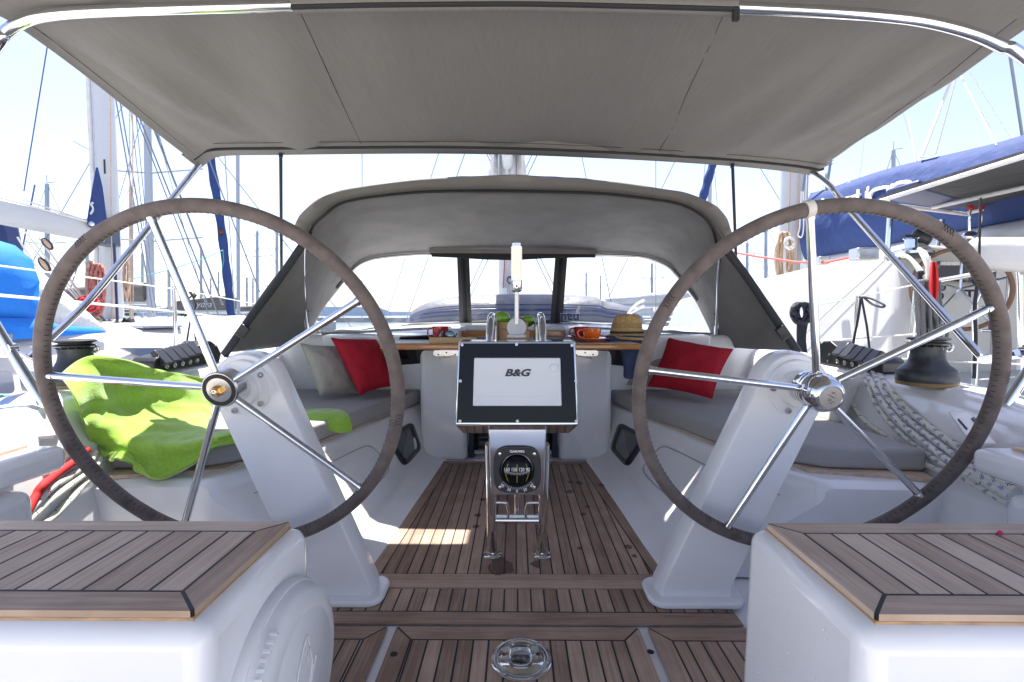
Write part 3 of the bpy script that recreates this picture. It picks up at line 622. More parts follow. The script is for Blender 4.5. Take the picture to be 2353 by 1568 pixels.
# ------------------------------------------------------------------ wheels
def wheel(s, lab, kind):
    hub = P(510, 893, 1.20) if s < 0 else P(1878, 897, 1.20)
    rt = thing('steering_wheel', lab, 'steering wheel', hub, 'twin steering wheels')
    t = R(11); ax = V(0, -math.cos(t), -math.sin(t)*1.0)    # faces aft, top leaning aft
    up = V(0, -math.sin(t), math.cos(t)); ax = V(0, -math.cos(t), -math.sin(t)); rx = V(1, 0, 0)
    Rr = .455; r0 = .0175
    def wp(a, r, off=0): return hub+rx*(math.cos(a)*r)+up*(math.sin(a)*r)+ax*off
    mb = MB(); N = 160; path = []; rs = []
    for i in range(N):
        a = 2*math.pi*i/N; path.append(wp(a, Rr)); rs.append(r0*(1+.02*noise.noise(V(math.cos(a)*9, math.sin(a)*9, s))))
    mb.tube(path, rs, 18, closed=True); rim = mb.build('leather_rim', LEATH, rt, smooth=80)
    mb = MB(); NS = 190
    for i in range(NS):
        a = 2*math.pi*i/NS; c1 = math.radians(150); c2 = math.radians(100)
        pts = []
        for th in (R(172), R(157), R(142)):   # around the tube from the inner side towards the camera
            rad = Rr+math.cos(th)*(r0+.0004); off = math.sin(th)*(r0+.0004); pts.append(wp(a+(.010 if th < R(140) else 0)*0, rad, off))
        if kind == 0 and random.random() < .02: continue
        mb.tube(pts, .0008, 5)
    mb.build('stitching', SEAM, rim)
    base = 31.5 if s < 0 else 29
    for jx in (126, 350, 236) if s < 0 else (150, 5, 60):
        mb = MB()
        for q in (-1, 1):
            pts = []
            for k in range(9): 
                a = R(jx)+k*.009-.036; th = R(60+q*34*(1 if k % 4 in (0, 1) else -1) if k % 2 == 0 else 60); pts.append(wp(a, Rr+math.cos(th)*(r0+.0006), math.sin(th)*(r0+.0006)))
            mb.tube(pts, .0008, 5)
        mb.build('cross_stitching', SEAM, rim)
    for k in range(5):
        a = R(base+72*k); mb = MB(); mb.tube([wp(a, .035, 0), wp(a, Rr-r0+.004, 0)], .0095, 14); mb.tube([wp(a, Rr-r0-.007, 0), wp(a, Rr-r0+.003, 0)], .0115, 14); mb.build('spoke', SS, rt, smooth=60)
    if kind == 0:
        mb = MB(); mb.lathe([(.048, -.03), (.048, .008), (.045, .012), (.040, .0125), (.040, .010), (.03, .010)], hub, ax, n=48); h = mb.build('hub', SSB, rt)
        mb = MB(); mb.lathe([(.0425, .0105), (.0425, .0135), (.0325, .0135), (.0325, .0105)], hub, ax, n=48); mb.build('hub_ring', BLK, h)
        mb = MB(); mb.lathe([(.0325, .009), (.0320, .0130), (.016, .0150), (.0, .0150)], hub, ax, n=40); mb.build('hub_washer', SSB, h)
        mb = MB(); mb.lathe([(.0145, .015), (.0145, .027), (.012, .029), (.0085, .029), (.0085, .033), (.0, .033)], hub, ax, n=6); mb.build('hub_nut', BRASS, h, smooth=20)
        mb = MB(); mb.lathe([(.0078, .029), (.0078, .0345), (.006, .0350), (.005, .031), (0, .031)], hub, ax, n=20); mb.box(hub+ax*.0335, (.010, .002, .002)); mb.build('spindle', SS, h)
    else:
        mb = MB(); mb.lathe([(.036, -.05), (.038, -.03), (.044, -.028), (.046, -.02), (.043, -.018), (.048, -.012), (.048, -.006), (.045, -.004), (.0495, .002), (.0495, .010), (.047, .014), (.049, .018), (.046, .034), (.038, .050), (.030, .054), (.0285, .052), (0, .0522)], hub, ax, n=64); h = mb.build('hub', SS, rt, smooth=50)
        mb = MB(); mb.lathe([(.0275, .0515), (.0275, .0535), (0, .054)], hub, ax, n=40); md = mb.build('hub_medallion', pm('cast_alloy', (.5, .48, .46), .4, .9, bump=1, bs=420), h)
        mb = MB()
        for k in range(9):
            y = -.014+.0035*k; x = .006*math.sin(k*1.9); c = hub+rx*(x)+up*y+ax*.0542; mb.tube([c-rx*.004+up*.001, c+rx*.005-up*.001], .0007, 5)
        mb.build('engraving', GREYW, md)
    if kind == 1:
        a = R(101.5); mb = MB()
        for k in range(5): mb.tube([wp(a+(k-2)*.0075, Rr+math.cos(x)*(r0+.0015), math.sin(x)*(r0+.0015)) for x in [j*math.pi/8 for j in range(16)]], .0024, 8, closed=True)
        mb.build('centre_mark_band', WIREW, rim)
    return rt
wheel(-1, 'large leather-bound steering wheel at left with a brass nut on its open hub', 0)
wheel(1, 'large leather-bound steering wheel at right with a domed chrome hub and white cord band', 1)
# ------------------------------------------------------------------ pedestals
BOLT = pm('dull_bolt', (.35, .35, .36), .45, .8)
def pedestal(s, lab):
    hc = P(556, 893, 1.345) if s < 0 else P(1832, 893, 1.345)
    rt = thing('helm_pedestal', lab, 'helm pedestal', (s*.52, 1.38, FZ), 'wheel pedestals')
    cx = hc.x; cz = hc.z; rr = .106; bi, bo = (.418, .640)
    yb0 = 1.315; yf = 1.335; out = []
    # outline (front face): base inner, up inner side, round head, down outer side, base outer
    hi = (abs(cx)-rr*.83, cz+rr*.35); ho = (abs(cx)+rr*.98, cz-rr*.05)
    pts = [(bi, FZ+.012), (bi+.004, FZ+.05)]
    a0, a1 = 155, -5
    for k in range(17):
        a = R(a0+(a1-a0)*k/16); pts.append((abs(cx)+rr*math.cos(a), cz+rr*math.sin(a)))
    pts += [(bo-.002, FZ+.05), (bo, FZ+.012)]
    def yy(z): return lerp(1.335, 1.352, (z-FZ)/(cz-FZ))
    n = len(pts); rings = []
    c = (.60, -.5)
    for k, off in ((.90, 0), (.925, .001), (.945, .006), (.985, .026), (1.0, .038), (1.0, .066)):
        ring = []
        for (x, z) in pts:
            # shrink toward the column axis
            t = (z-FZ)/(cz-FZ); axx = lerp((bi+bo)/2, abs(cx), min(1, max(0, t))); azz = min(z, cz)
            wz = cz if z > cz else z
            x2 = axx+(x-axx)*k; z2 = wz+(z-wz)*k
            ring.append((s*x2, yy(z)+off, z2))
        rings.append(ring)
    mb = MB(); mb.grid(rings if s > 0 else [r[::-1] for r in rings], close=True)
    f = rings[0]; mb.add(f if s < 0 else f, [tuple(range(n))]); mb.add(rings[-1], [tuple(range(n))])
    bd = mb.build('column', GEL, rt, smooth=24, bevel=.003, seg=2)
    # foot
    mb = MB(); x0, x1 = sorted((s*(bi-.030), s*(bo+.03))); pol = []
    for (px_, py_, a) in ((x1-.045, 1.40, 0), (x0+.045, 1.40, 90), (x0+.045, 1.345, 180), (x1-.045, 1.345, 270)):
        for k in range(6): b = R(a+18*k); pol.append((px_+.045*math.cos(b), py_+.045*math.sin(b), FZ+.0005))
    mb.prism(pol, (0, 0, .018)); mb.build('foot', GEL, rt, bevel=.006, seg=3)
    mb = MB(); ax = V(0, -1, -.06)
    o = V(s*abs(cx), yy(cz)+.0, cz)
    mb.lathe([(.083, -.01), (.083, .004), (.080, .007), (.056, .008), (.052, .012), (.050, .03), (.042, .034), (0, .034)], o, ax, n=56); fl = mb.build('bearing_flange', GEL, rt)
    hub = P(510, 893, 1.20) if s < 0 else P(1878, 897, 1.20)
    mb = MB(); mb.tube([o+V(0, -.02, 0), hub+V(0, .02, 0)], .034, 28); mb.build('shaft', WHT if s < 0 else SSB, rt)
    for k, a in enumerate((35, 100, 180, 250, 320)):
        c0 = o+V(math.cos(R(a))*.069, -.0075, math.sin(R(a))*.069)
        mb = MB(); mb.lathe([(.0085, 0), (.0085, .003), (.004, .0035), (.0035, .001), (0, .001)], c0, (0, -1, 0), n=16); mb.build('bolt', BOLT, fl)
    return rt
pedestal(-1, 'white leaning pedestal behind the left steering wheel, beside the green towel')
pedestal(1, 'white leaning pedestal behind the right steering wheel, beside the draped ropes')
# ------------------------------------------------------------------ binnacle / instrument pod
bn = thing('instrument_pedestal', 'polished steel instrument pedestal with screen cover and black compass in the middle of the cockpit', 'instrument pedestal', (0, 1.6, FZ))
lx = (-.0815, .092)
for k, x in enumerate(lx):
    mb = MB(); mb.tube([V(x, 1.605, FZ), V(x*1.01, 1.55, -.6), V(x*1.02, 1.515, -.42)], .0172, 24); lg = mb.build('leg', SS, bn, smooth=80)
    mb = MB(); mb.lathe([(.034, 0), (.034, .003), (.030, .006), (.022, .008), (.0205, .016), (.017, .018)], (x, 1.605, FZ+.001), n=36); mb.build('flange', SS, lg)
mb = MB(); z = -.70; y = 1.573; mb.tube([V(lx[0], y, z), V(lx[1], y, z)], .0115, 18); mb.tube([V(lx[0], y-.0, z+.015), V(lx[1], y, z+.015)], .005, 10); mb.build('cross_bar', SS, bn, smooth=80)
mb = MB(); mb.tube([V(.005, 1.60, -.688), V(.005, 1.58, -.42)], .010, 16); mb.build('cable_tube', SS, bn, smooth=80)
for s in (-1, 1):
    x0 = lx[0] if s < 0 else lx[1]; mb = MB(); c = .005
    mb.tube(spline([V(x0, 1.555, -.632), V(c+s*.042, 1.555, -.632), V(c+s*.034, 1.558, -.640), V(c+s*.030, 1.562, -.66), V(c+s*.030, 1.57, -.688)], 6), .0048, 10); mb.build('cup_hook', SS, bn, smooth=80)
# compass panel
def pq(px, py, d=None, p0=V(0, 1.475, -.45), n=V(0, -1, -.05)): return RP(px, py, p0, n)
q = [pq(1122, 984), pq(1256, 984), pq(1250, 1139), pq(1128, 1139)]
mb = MB(); mb.prism(q[::-1], (0, .055, 0)); pl = mb.build('compass_panel', SS, bn, bevel=.004, seg=2)
# compass
cc = pq(1188, 1078)+V(0, -.004, 0); ax = V(0, -1, -.05).normalized(); up = V(0, -.05, 1).normalized()
def cpt(u, v, o=0): return cc+V(1, 0, 0)*u+up*v+ax*o
pol = []; hw = .0755
for i in range(64):
    a = 2*math.pi*i/64; c_, s_ = math.cos(a), math.sin(a); r = hw/((abs(c_)**3.6+abs(s_)**3.6)**(1/3.6)); pol.append((r*c_, r*s_*.99))
mb = MB(); rings = []
for k, o in ((1.0, 0), (1.0, .008), (.97, .011), (.80, .011)): rings.append([cpt(x*k, z*k, o) for x, z in pol])
rr_ = [cpt(.056*math.cos(2*math.pi*i/64), .056*math.sin(2*math.pi*i/64), .010) for i in range(64)]; r2 = [cpt(.050*math.cos(2*math.pi*i/64), .050*math.sin(2*math.pi*i/64), -.004) for i in range(64)]
rings += [rr_, r2]; mb.grid(rings, close=True); mb.add(r2, [tuple(range(64))]); cb = mb.build('compass', pm('compass_black', (.028, .029, .032), .5), pl)
mb = MB(); mb.ell(cpt(0, .0, .0), (.049, .030, .049), 40, 24); mb.build('compass_dome', GLOSSB, cb)
mb = MB()
for r0_ in (.030,): pass
mt = EPOXY
text('scale_figures', '160 150 120 90', .0165, cpt(-.001, .012, .0345), R(90), mt, cb, bold=.0002, ext=.0003, sx=.78)
mb = MB()
for k in range(25):
    x = -.038+.076*k/24; zz = .001+.004*(abs(x)/.038)**2; yo = .030*math.sqrt(max(0, 1-(x/.049)**2-(zz/.049)**2))+.001
    mb.tube([cpt(x, zz, yo), cpt(x, zz-(.006 if k % 3 else .009), yo)], .0006, 4)
mb.build('card_scale', mt, cb); mb = MB()
for k in range(17):
    a = R(-90+(k-8)*6.2); L = .008 if k % 4 else .011; mb.tube([cpt(.0545*math.cos(a), .0545*math.sin(a), .0118), cpt((.0545+L)*math.cos(a), (.0545+L)*math.sin(a), .0118)], .0006, 4)
mb.build('scale_marks', mt, cb)
for tx, a in (('40', -50-90+90-83), ('20', -112), ('0', -90), ('20', -68), ('40', -47)):
    a = R(a); text('scale_number', tx, .0125, cpt(.0685*math.cos(a), .0685*math.sin(a)+.001, .0118), R(90), mt, cb, bold=.0002, ry=(a+R(90)))
text('maker_lettering', 'GARMIN', .0105, cpt(0, .0625, .0118), R(90), mt, cb, bold=.0003, sx=1.15)
mb = MB()
for x in (-.028, 0, .028):
    pts = []
    for k in range(9):
        z = .026-.060*k/8; xx = x*(1+.25*math.sin(math.pi*k/8)) if x else 0; yo = .030*math.sqrt(max(0, 1-(xx/.049)**2-(z/.049)**2))+.0015; pts.append(cpt(xx, z, yo))
    mb.tube(pts, .0007, 5)
mb.build('lubber_line', YEL, cb)
for sx_ in (-1, 1):
    for sz_ in (-1, 1):
        mb = MB(); mb.lathe([(.0052, 0), (.0050, .002), (.002, .0024), (0, .0012)], cpt(sx_*.0545, sz_*.0545, .0108), ax, n=14); mb.build('screw', SSB, cb)
# pod
pn = V(0, -.985, -.17).normalized(); pp0 = V(0, 1.43, -.22)
def pf(px, py, o=0): return RP(px, py, pp0, V(0, -1, .16).normalized())+V(0, -1, .16).normalized()*o
A = [pf(1045, 978), pf(1330, 978), pf(1322, 785), pf(1054, 785)]
nb = V(0, -1, .16).normalized()
dpt = .10
bk_ = [A[0]+V(.012, .11, -.052), A[1]+V(-.015, .11, -.052), A[2]+V(0, .11, -.0), A[3]+V(0, .11, -.0)]
mb = MB(); mb.add(A+bk_, [(0, 1, 2, 3), (7, 6, 5, 4), (1, 0, 4, 5), (2, 1, 5, 6), (3, 2, 6, 7), (0, 3, 7, 4)]); pod = mb.build('pod', SS, bn, bevel=.004, seg=3)
B = [pf(1049, 972, .0012), pf(1326, 972, .0012), pf(1318, 789, .0012), pf(1057, 789, .0012)]
mb = MB(); mb.prism(B, nb*-.004); mb.v = mb.v; fpn = mb.build('fascia', GLOSSB, pod, bevel=.001)
C = [pf(1087, 933, .012), pf(1290, 933, .012), pf(1287, 823, .010), pf(1090, 823, .010)]
mb = MB(); mb.prism(C, nb*-.011); cv = mb.build('screen_cover', COVW, pod, bevel=.0035, seg=3)
mb = MB(); c0 = pf(1272, 846, .0112); mb.lathe([(.0125, 0), (.0118, .004), (.0095, .0048), (0, .0048)], c0, nb, n=32); mb.build('knob_cap', COVW, cv)
mb = MB()
for (a, b) in (((1097, 912), (1108, 928)), ((1113, 928), (1102, 912)), ((1279, 912), (1268, 928)), ((1263, 928), (1275, 912)), ((1097, 911), (1280, 911))): mb.tube([pf(*a, .0122), pf(*b, .0122)], .0004, 4)
mb.build('raised_lines', COVW, cv)
text('maker_lettering', 'B&G', .0295, pf(1188, 858, .0125), R(90-9), BLK, cv, bold=.0011, shear=.28, sx=1.32)
for px, py in ((1062, 793), (1187, 792), (1314, 794), (1058, 876), (1323, 876), (1057, 968), (1189, 968), (1324, 968)):
    mb = MB(); mb.lathe([(.0046, 0), (.0046, .0018), (.002, .0022), (.0018, .001), (0, .001)], pf(px, py, .0012), nb, n=16); mb.build('screw', WHT, pod)
# grab loops above the pod
for px in (1130, 1242):
    x = (px-1185)/F*1.66; mb = MB()
    mb.tube(spline([V(x, 1.50, -.13), V(x, 1.53, -.06), V(x, 1.60, -.012), V(x, 1.70, -.002), V(x, 1.78, -.02), V(x, 1.80, -.10), V(x, 1.80, -.5)], 8), .0125, 18); mb.build('grab_rail', SS, bn, smooth=80)
# ------------------------------------------------------------------ table
tb = thing('cockpit_table', 'cockpit table with open varnished wooden leaves behind the instrument pedestal', 'table', (0, 2.3, FZ))
zt = -.140
for s, xe in ((-1, .675), (1, .625)):
    mb = MB(); x0, x1 = sorted((s*.10, s*xe)); mb.box(((x0+x1)/2, 2.5, zt-.0155), (x1-x0, .36, .031)); lf = mb.build('table_leaf', VARN, tb, bevel=.010, seg=4)
    mb = MB(); x0, x1 = sorted((s*.105, s*(xe-.02))); mb.box(((x0+x1)/2, 2.5, zt+.0012), (x1-x0, .33, .003)); mb.build('leaf_top', pm('pale_laminate', (.5, .45, .42), .35, coat=.3), lf, bevel=.001)
    mb = MB(); q = [(s*.24, 2.33, zt-.034), (s*.40, 2.33, zt-.034), (s*.41, 2.33, zt-.04), (s*.41, 2.33, zt-.056), (s*.40, 2.33, zt-.062), (s*.24, 2.33, zt-.062)]
    mb.prism(q, (0, .004, 0)); mb.tube([V(s*.30, 2.325, zt-.06), V(s*.38, 2.325, zt-.073)], .0028, 8); br = mb.build('leaf_bracket', SSB, lf)
    mb = MB()
    for xx, zz in ((.385, .055), (.345, .045), (.30, .055)): mb.lathe([(.004, 0), (.004, .002), (0, .002)], (s*xx, 2.3295, zt-zz), (0, -1, 0), n=10)
    mb.build('bracket_screw', GREYW, br)
mb = MB(); mb.box((0.01, 2.38, zt-.25), (.24, .8, .5)); mb.build('table_body', GEL2, tb, bevel=.01)
mb = MB(); mb.box((0.0, 2.18, zt+.012), (.17, .06, .03)); sh = mb.build('bottle_tray', VARN, tb, bevel=.008, seg=3)
DVAR = pm('dark_varnish', (.10, .035, .015), .3, coat=.5)
for s in (-1, 1):
    mb = MB(); mb.box((s*.098+.005, 2.26, zt+.05), (.028, .20, .12)); mb.build('fiddle_side', DVAR, tb, bevel=.006)
# things on the table
c = V(-.012, 2.22, zt+.027)
bx = MB(); bx.box(c+V(0, 0, .023), (.155, .05, .042)); bx.box(c+V(-.003, .004, .064), (.145, .04, .034)); tag(bx.build('cardboard_box', CARD, None, c, bevel=.002), 'small brown cardboard box behind the lamp on the table', 'box')
def apple(px, py, d, r, mat, lab, cat='apple'):
    p = P(px, py, d); mb = MB(); prof = []
    for k in range(17):
        a = math.pi*k/16; prof.append((max(1e-6, r*math.sin(a)*(1-.12*math.cos(a))), -r*.92*math.cos(a)))
    prof[0] = (0, -r*.82); prof[-1] = (0, r*.74)
    mb.lathe(prof, p, (.1, .1, 1), 28); tag(mb.build(cat, mat, None, p-V(0, 0, r)), lab, cat, 'apples in the table tray')
apple(1153, 733, 2.30, .040, GRNG, 'large green apple behind the left chrome grab rail')
apple(1190, 742, 2.33, .035, REDG, 'red apple behind the lamp stem')
apple(1213, 738, 2.34, .033, GRNG, 'smaller green apple partly hidden behind the lamp stem')
# lamp
c = V(.003, 2.10, zt+.02); c = P(1187, 775, 2.05); lm = thing('table_lamp', 'slim cylindrical lamp with pale shade and chrome collar on a white foot', 'lamp', c)
u = 2.05/F
mb = MB(); mb.lathe([(.0, 0), (22*u, 0), (22*u, 5*u), (10*u, 8*u), (8*u, 30*u), (0, 30*u)], c, n=28); mb.lathe([(22*u, -.003), (22*u, .005), (19*u, .008), (0, .008)], c+V(0, 0, 22*u), (0, -1, 0), n=36); mb.build('foot', WHT, lm)
mb = MB(); mb.lathe([(5.4*u, 20*u), (5.4*u, 104*u)], c, n=20); mb.build('stem', SSB, lm, smooth=80)
mb = MB(); mb.lathe([(8*u, 103*u), (12.5*u, 107*u), (13*u, 108*u), (13*u, 130*u), (0, 130*u)], c, n=28); cl = mb.build('collar', SS, lm, smooth=50)
mb = MB(); mb.lathe([(2.6*u, 0), (2.4*u, .002), (0, .003)], c+V(0, -13*u, 116*u), (0, -1, 0), n=14); mb.build('switch', CORDR, cl)
mb = MB(); mb.lathe([(12.4*u, 130*u), (12.4*u, 206*u), (0, 206*u)], c, n=28); mb.build('shade', LAMPM, lm, smooth=50)
mb = MB(); mb.lathe([(12.8*u, 206*u), (12.8*u, 213*u), (11.5*u, 214*u), (0, 214*u)], c, n=28); mb.build('cap', SS, lm, smooth=50)
# left side: wooden box, mug, sunglasses
c = V(-.31, 2.36, zt+.003); mb = MB(); mb.box(c+V(0, 0, .014), (.235, .07, .026)); mb.box(c+V(-.118, 0, .013), (.004, .07, .030)); tag(mb.build('wooden_case', BOOK, None, c, bevel=.0015), 'flat pale wooden case on the left table leaf', 'case')
def mug(px, py, d, r, h, mat, lab, grp, hs, saucer=None, dots=True, cat='cup'):
    p = P(px, py, d); p.z = zt+.004; rt = thing('cup', lab, cat, p, grp); z0 = 0
    if saucer:
        mb = MB(); mb.lathe([(.0, 0), (r*.9, 0), (r*1.0, .002), (r*1.95, .019), (r*1.95, .021), (r*1.9, .021), (r*.9, .006), (0, .006)], p, n=40); sc = mb.build('saucer', mat, None, p); tag(sc, saucer, 'saucer', 'saucers under the cups'); z0 = .006
    mb = MB(); mb.lathe([(0, z0), (r*.62, z0), (r*.66, z0+.003), (r*.86, z0+h*.35), (r*.97, z0+h*.7), (r, z0+h), (r*.95, z0+h), (r*.9, z0+h*.7), (r*.6, z0+.01), (0, z0+.01)], p, n=36); bd = mb.build('bowl', mat, rt, smooth=60)
    mb = MB(); mb.tube(spline([p+V(hs*r*.93, -.004, z0+h*.88), p+V(hs*r*1.35, -.004, z0+h*.86), p+V(hs*r*1.55, -.004, z0+h*.60), p+V(hs*r*1.35, -.004, z0+h*.30), p+V(hs*r*.80, -.004, z0+h*.22)], 6), .0042, 10); mb.build('handle', mat, rt, smooth=80)
    if dots:
        mb = MB()
        for a, zz in ((-95, .8), (-60, .35), (-130, .4), (-35, .75), (-150, .75), (-15, .4)):
            a = R(a); rr0 = r*lerp(.72, 1, zz); mb.lathe([(.0028, 0), (.0024, .0008), (0, .001)], p+V(rr0*math.cos(a), rr0*math.sin(a), z0+h*zz), (math.cos(a), math.sin(a), 0), n=10)
        mb.build('dot', EPOXY, bd)
mug(1360, 790, 2.44, .048, .062, ORG, 'orange polka-dot cup in front of the red one on the right table leaf', 'cups on the table', -1, 'orange saucer under the orange cup')
mug(1336, 789, 2.62, .044, .066, REDG, 'red polka-dot cup behind the orange cup', 'cups on the table', -1, 'red saucer under the red cup')
mug(1012, 780, 2.46, .043, .078, REDG, 'red cup behind the sunglasses on the left table leaf', 'cups on the table', -1)
c = P(1030, 772, 2.36); sg = thing('sunglasses', 'dark blue mirrored sunglasses resting on the wooden case', 'sunglasses', c-V(0, 0, .014))
mb = MB()
mb.ell(c+V(.008, 0, .004), (.026, .004, .022), 24, 14, 0, Matrix.Rotation(.5, 3, 'Y')); mb.build('lens', pm('mirror_lens', (.05, .12, .16), .05, .6, coat=1), sg)
mb = MB(); mb.ell(c+V(-.035, -.01, .002), (.007, .02, .024), 16, 10, 0, Matrix.Rotation(.35, 3, 'Y')); mb.build('lens', pm('mirror_lens_edge', (.2, .3, .45), .05, .6, coat=1), sg)
mb = MB(); mb.tube(spline([c+V(-.05, 0, -.012), c+V(-.042, 0, .02), c+V(-.03, 0, .024)], 5), .0025, 8); mb.tube(spline([c+V(-.012, -.002, -.015), c+V(.012, -.002, -.019), c+V(.032, -.002, -.008), c+V(.045, -.002, .014)], 5), .003, 8)
mb.tube([c+V(.02, .01, -.018), c+V(-.03, .02, -.018)], .0025, 8); mb.build('frame', BLK, sg)
# hat + navy garment
c = P(1440, 768, 2.62)
ht = thing('straw_hat', 'straw sun hat with woven band perched at the right end of the table', 'hat', c); u = 2.62/F
mb = MB(); rows = []
for r, h in ((0.01, 45), (14, 46), (24, 43), (29, 36), (32, 24), (36, 8), (38, 0), (48, -5), (62, -9), (70, -8), (73, -3)):
    ring = []
    for j in range(40):
        a = 2*math.pi*j/40; hh = h+(-7*math.cos(a)**2 if r < 20 else 0)+(4*math.sin(2*a+.6)+3*math.cos(a) if r > 45 else 0)
        ring.append(c+V(r*u*math.cos(a), r*u*math.sin(a)*.9, hh*u))
    rows.append(ring)
mb.grid(rows, close=True); mb.build('woven_crown', STRAW, ht, solid=.003, smooth=70)
mb = MB(); mb.tube([c+V(37.5*u*math.cos(a), 37.5*u*.9*math.sin(a), 4*u) for a in [2*math.pi*j/32 for j in range(32)]], 3.2*u, 8, closed=True, flat=.35); mb.build('hat_band', pm('dark_brown_band', (.05, .03, .02), .7), ht)
mb = MB()
for j in range(44):
    a = 2*math.pi*j/44
    for k in range(3):
        b = a+k*.045; r_ = (33.5-k*1.0)*u+.0018; mb.tube([c+V(r_*math.cos(b), r_*.9*math.sin(b), (14+k*4)*u), c+V(r_*math.cos(b+.05), r_*.9*math.sin(b+.05), (17+k*4)*u)], .0022, 4)
mb.build('open_weave', pm('weave_gap', (.05, .03, .012), .9), ht)
mb = MB(); rows = []
R_ = [[(1385, 768), (1410, 772), (1440, 770), (1475, 772), (1508, 775)], [(1395, 782), (1415, 792), (1445, 790), (1480, 788), (1508, 785)], [(1420, 795), (1432, 800), (1452, 805), (1478, 800), (1500, 795)], [(1428, 815), (1436, 820), (1452, 830), (1472, 822), (1488, 815)], [(1434, 850), (1442, 852), (1452, 856), (1462, 850), (1474, 838)], [(1430, 868), (1440, 872), (1450, 873), (1458, 870), (1468, 850)]]
for i, r in enumerate(R_): rows.append([P(a, b, 2.50-.03*i*(.5) - .015*(j % 2)) for j, (a, b) in enumerate(r)])
mb.grid(rows); tag(mb.build('garment', NAVY, None, P(1450, 873, 2.45), solid=.012, sub=3), 'crumpled navy garment hanging from the table end under the straw hat', 'garment')
# ------------------------------------------------------------------ cushions
for s in (-1, 1):
    pol = [(s*1.06, 1.585), (s*1.375, 1.555), (s*1.385, 2.84), (s*.575, 2.84), (s*.605, 2.66), (s*.70, 2.33), (s*.79, 2.0), (s*.875, 1.72)]
    if s < 0: pol = pol[::-1]
    mb = MB(); mb.prism([(x, y, -.522) for x, y in pol], (0, 0, .074))
    o = mb.build('seat_cushion', CUSH, None, (s*1.0, 2.2, -.522), bevel=.014, seg=4)
    tag(o, 'long grey seat cushion on the left bench, partly under the green towel' if s < 0 else 'long grey seat cushion on the right bench beside the draped ropes', 'cushion', 'bench cushions')
    # back pads
    rows = []; mb = MB()
    q = [V(s*1.375, 2.30 if s < 0 else 1.95, -.445), V(s*1.375, 2.72, -.445), V(s*1.45, 2.72, -.26), V(s*1.45, 2.30 if s < 0 else 1.95, -.27)]
    if s > 0: q = q[::-1]
    mb.prism(q, (-s*.04, 0, -.012)); o = mb.build('back_cushion', CUSHL, None, (s*1.38, 2.3, -.445), bevel=.018, seg=4)
    tag(o, 'pale grey back pad along the left coaming behind the beige pillow' if s < 0 else 'pale grey back pad along the right coaming behind the red pillow', 'cushion', 'back cushions')
def pillow(c4, th, mat, lab, cat='pillow', seed=0):
    a, b, c, d = c4; n = (b-a).cross(d-a).normalized(); ce = (a+b+c+d)/4; N = 28; mb = MB()
    if n.dot(ce) > 0: n = -n
    for side in (1, -1):
        rows = []
        for i in range(N+1):
            row = []
            for j in range(N+1):
                u = j/N*2-1; v = i/N*2-1
                pu = u*(1-.075*(1-v*v)); pv = v*(1-.075*(1-u*u)); s_, t_ = (pu+1)/2, (pv+1)/2
                p = (a*(1-s_)+b*s_)*(1-t_)+(d*(1-s_)+c*s_)*t_
                h = th/2*((1-u**2)*(1-v**2))**.42; w = noise.noise(V(u*2.2+seed, v*2.2, seed))*.010+noise.noise(V(u*6+seed, v*6, seed))*.005*(abs(u*v)+.25)
                edge = (1-abs(u)**6)*(1-abs(v)**6); row.append(p+n*side*(h+w*edge))
            rows.append(row)
        mb.grid(rows if side > 0 else [r[::-1] for r in rows])
    lo = min(c4, key=lambda p: p.z); po = tag(mb.build('pillow', mat, None, lo, smooth=70), lab, cat, 'scatter pillows')
    ring = []
    for k in range(80):
        e, t = divmod(k, 20); t = t/10-1; u, v = ((t, -1), (1, t), (-t, 1), (-1, -t))[e]
        pu = u*(1-.075*(1-v*v)); pv = v*(1-.075*(1-u*u)); s_, t_ = (pu+1)/2, (pv+1)/2; ring.append((a*(1-s_)+b*s_)*(1-t_)+(d*(1-s_)+c*s_)*t_)
    mb = MB(); mb.tube(ring, .003, 6, closed=True); mb.build('piping', mat, po, smooth=80)
    return po
pillow([P(736, 910, 2.42), P(832, 905, 2.62), P(790, 795, 2.74), P(690, 790, 2.50)], .13, BEIGE, 'beige pillow on the left bench, half hidden by the red one', seed=3)
pillow([P(826, 908, 2.44), P(913, 886, 2.62), P(865, 780, 2.72), P(761, 777, 2.56)], .13, RED, 'red pillow on the left bench leaning on the beige pillow', seed=8)
pillow([P(1488, 888, 2.58), P(1636, 916, 2.36), P(1684, 803, 2.45), P(1537, 777, 2.70)], .14, RED, 'red pillow standing alone on the right bench', seed=5)
pillow([P(1440, 885, 2.80), P(1540, 890, 2.74), P(1560, 790, 2.80), P(1470, 800, 2.82)], .10, BEIGE, 'beige pillow on the right bench behind the red pillow and the wheel rim', seed=6)
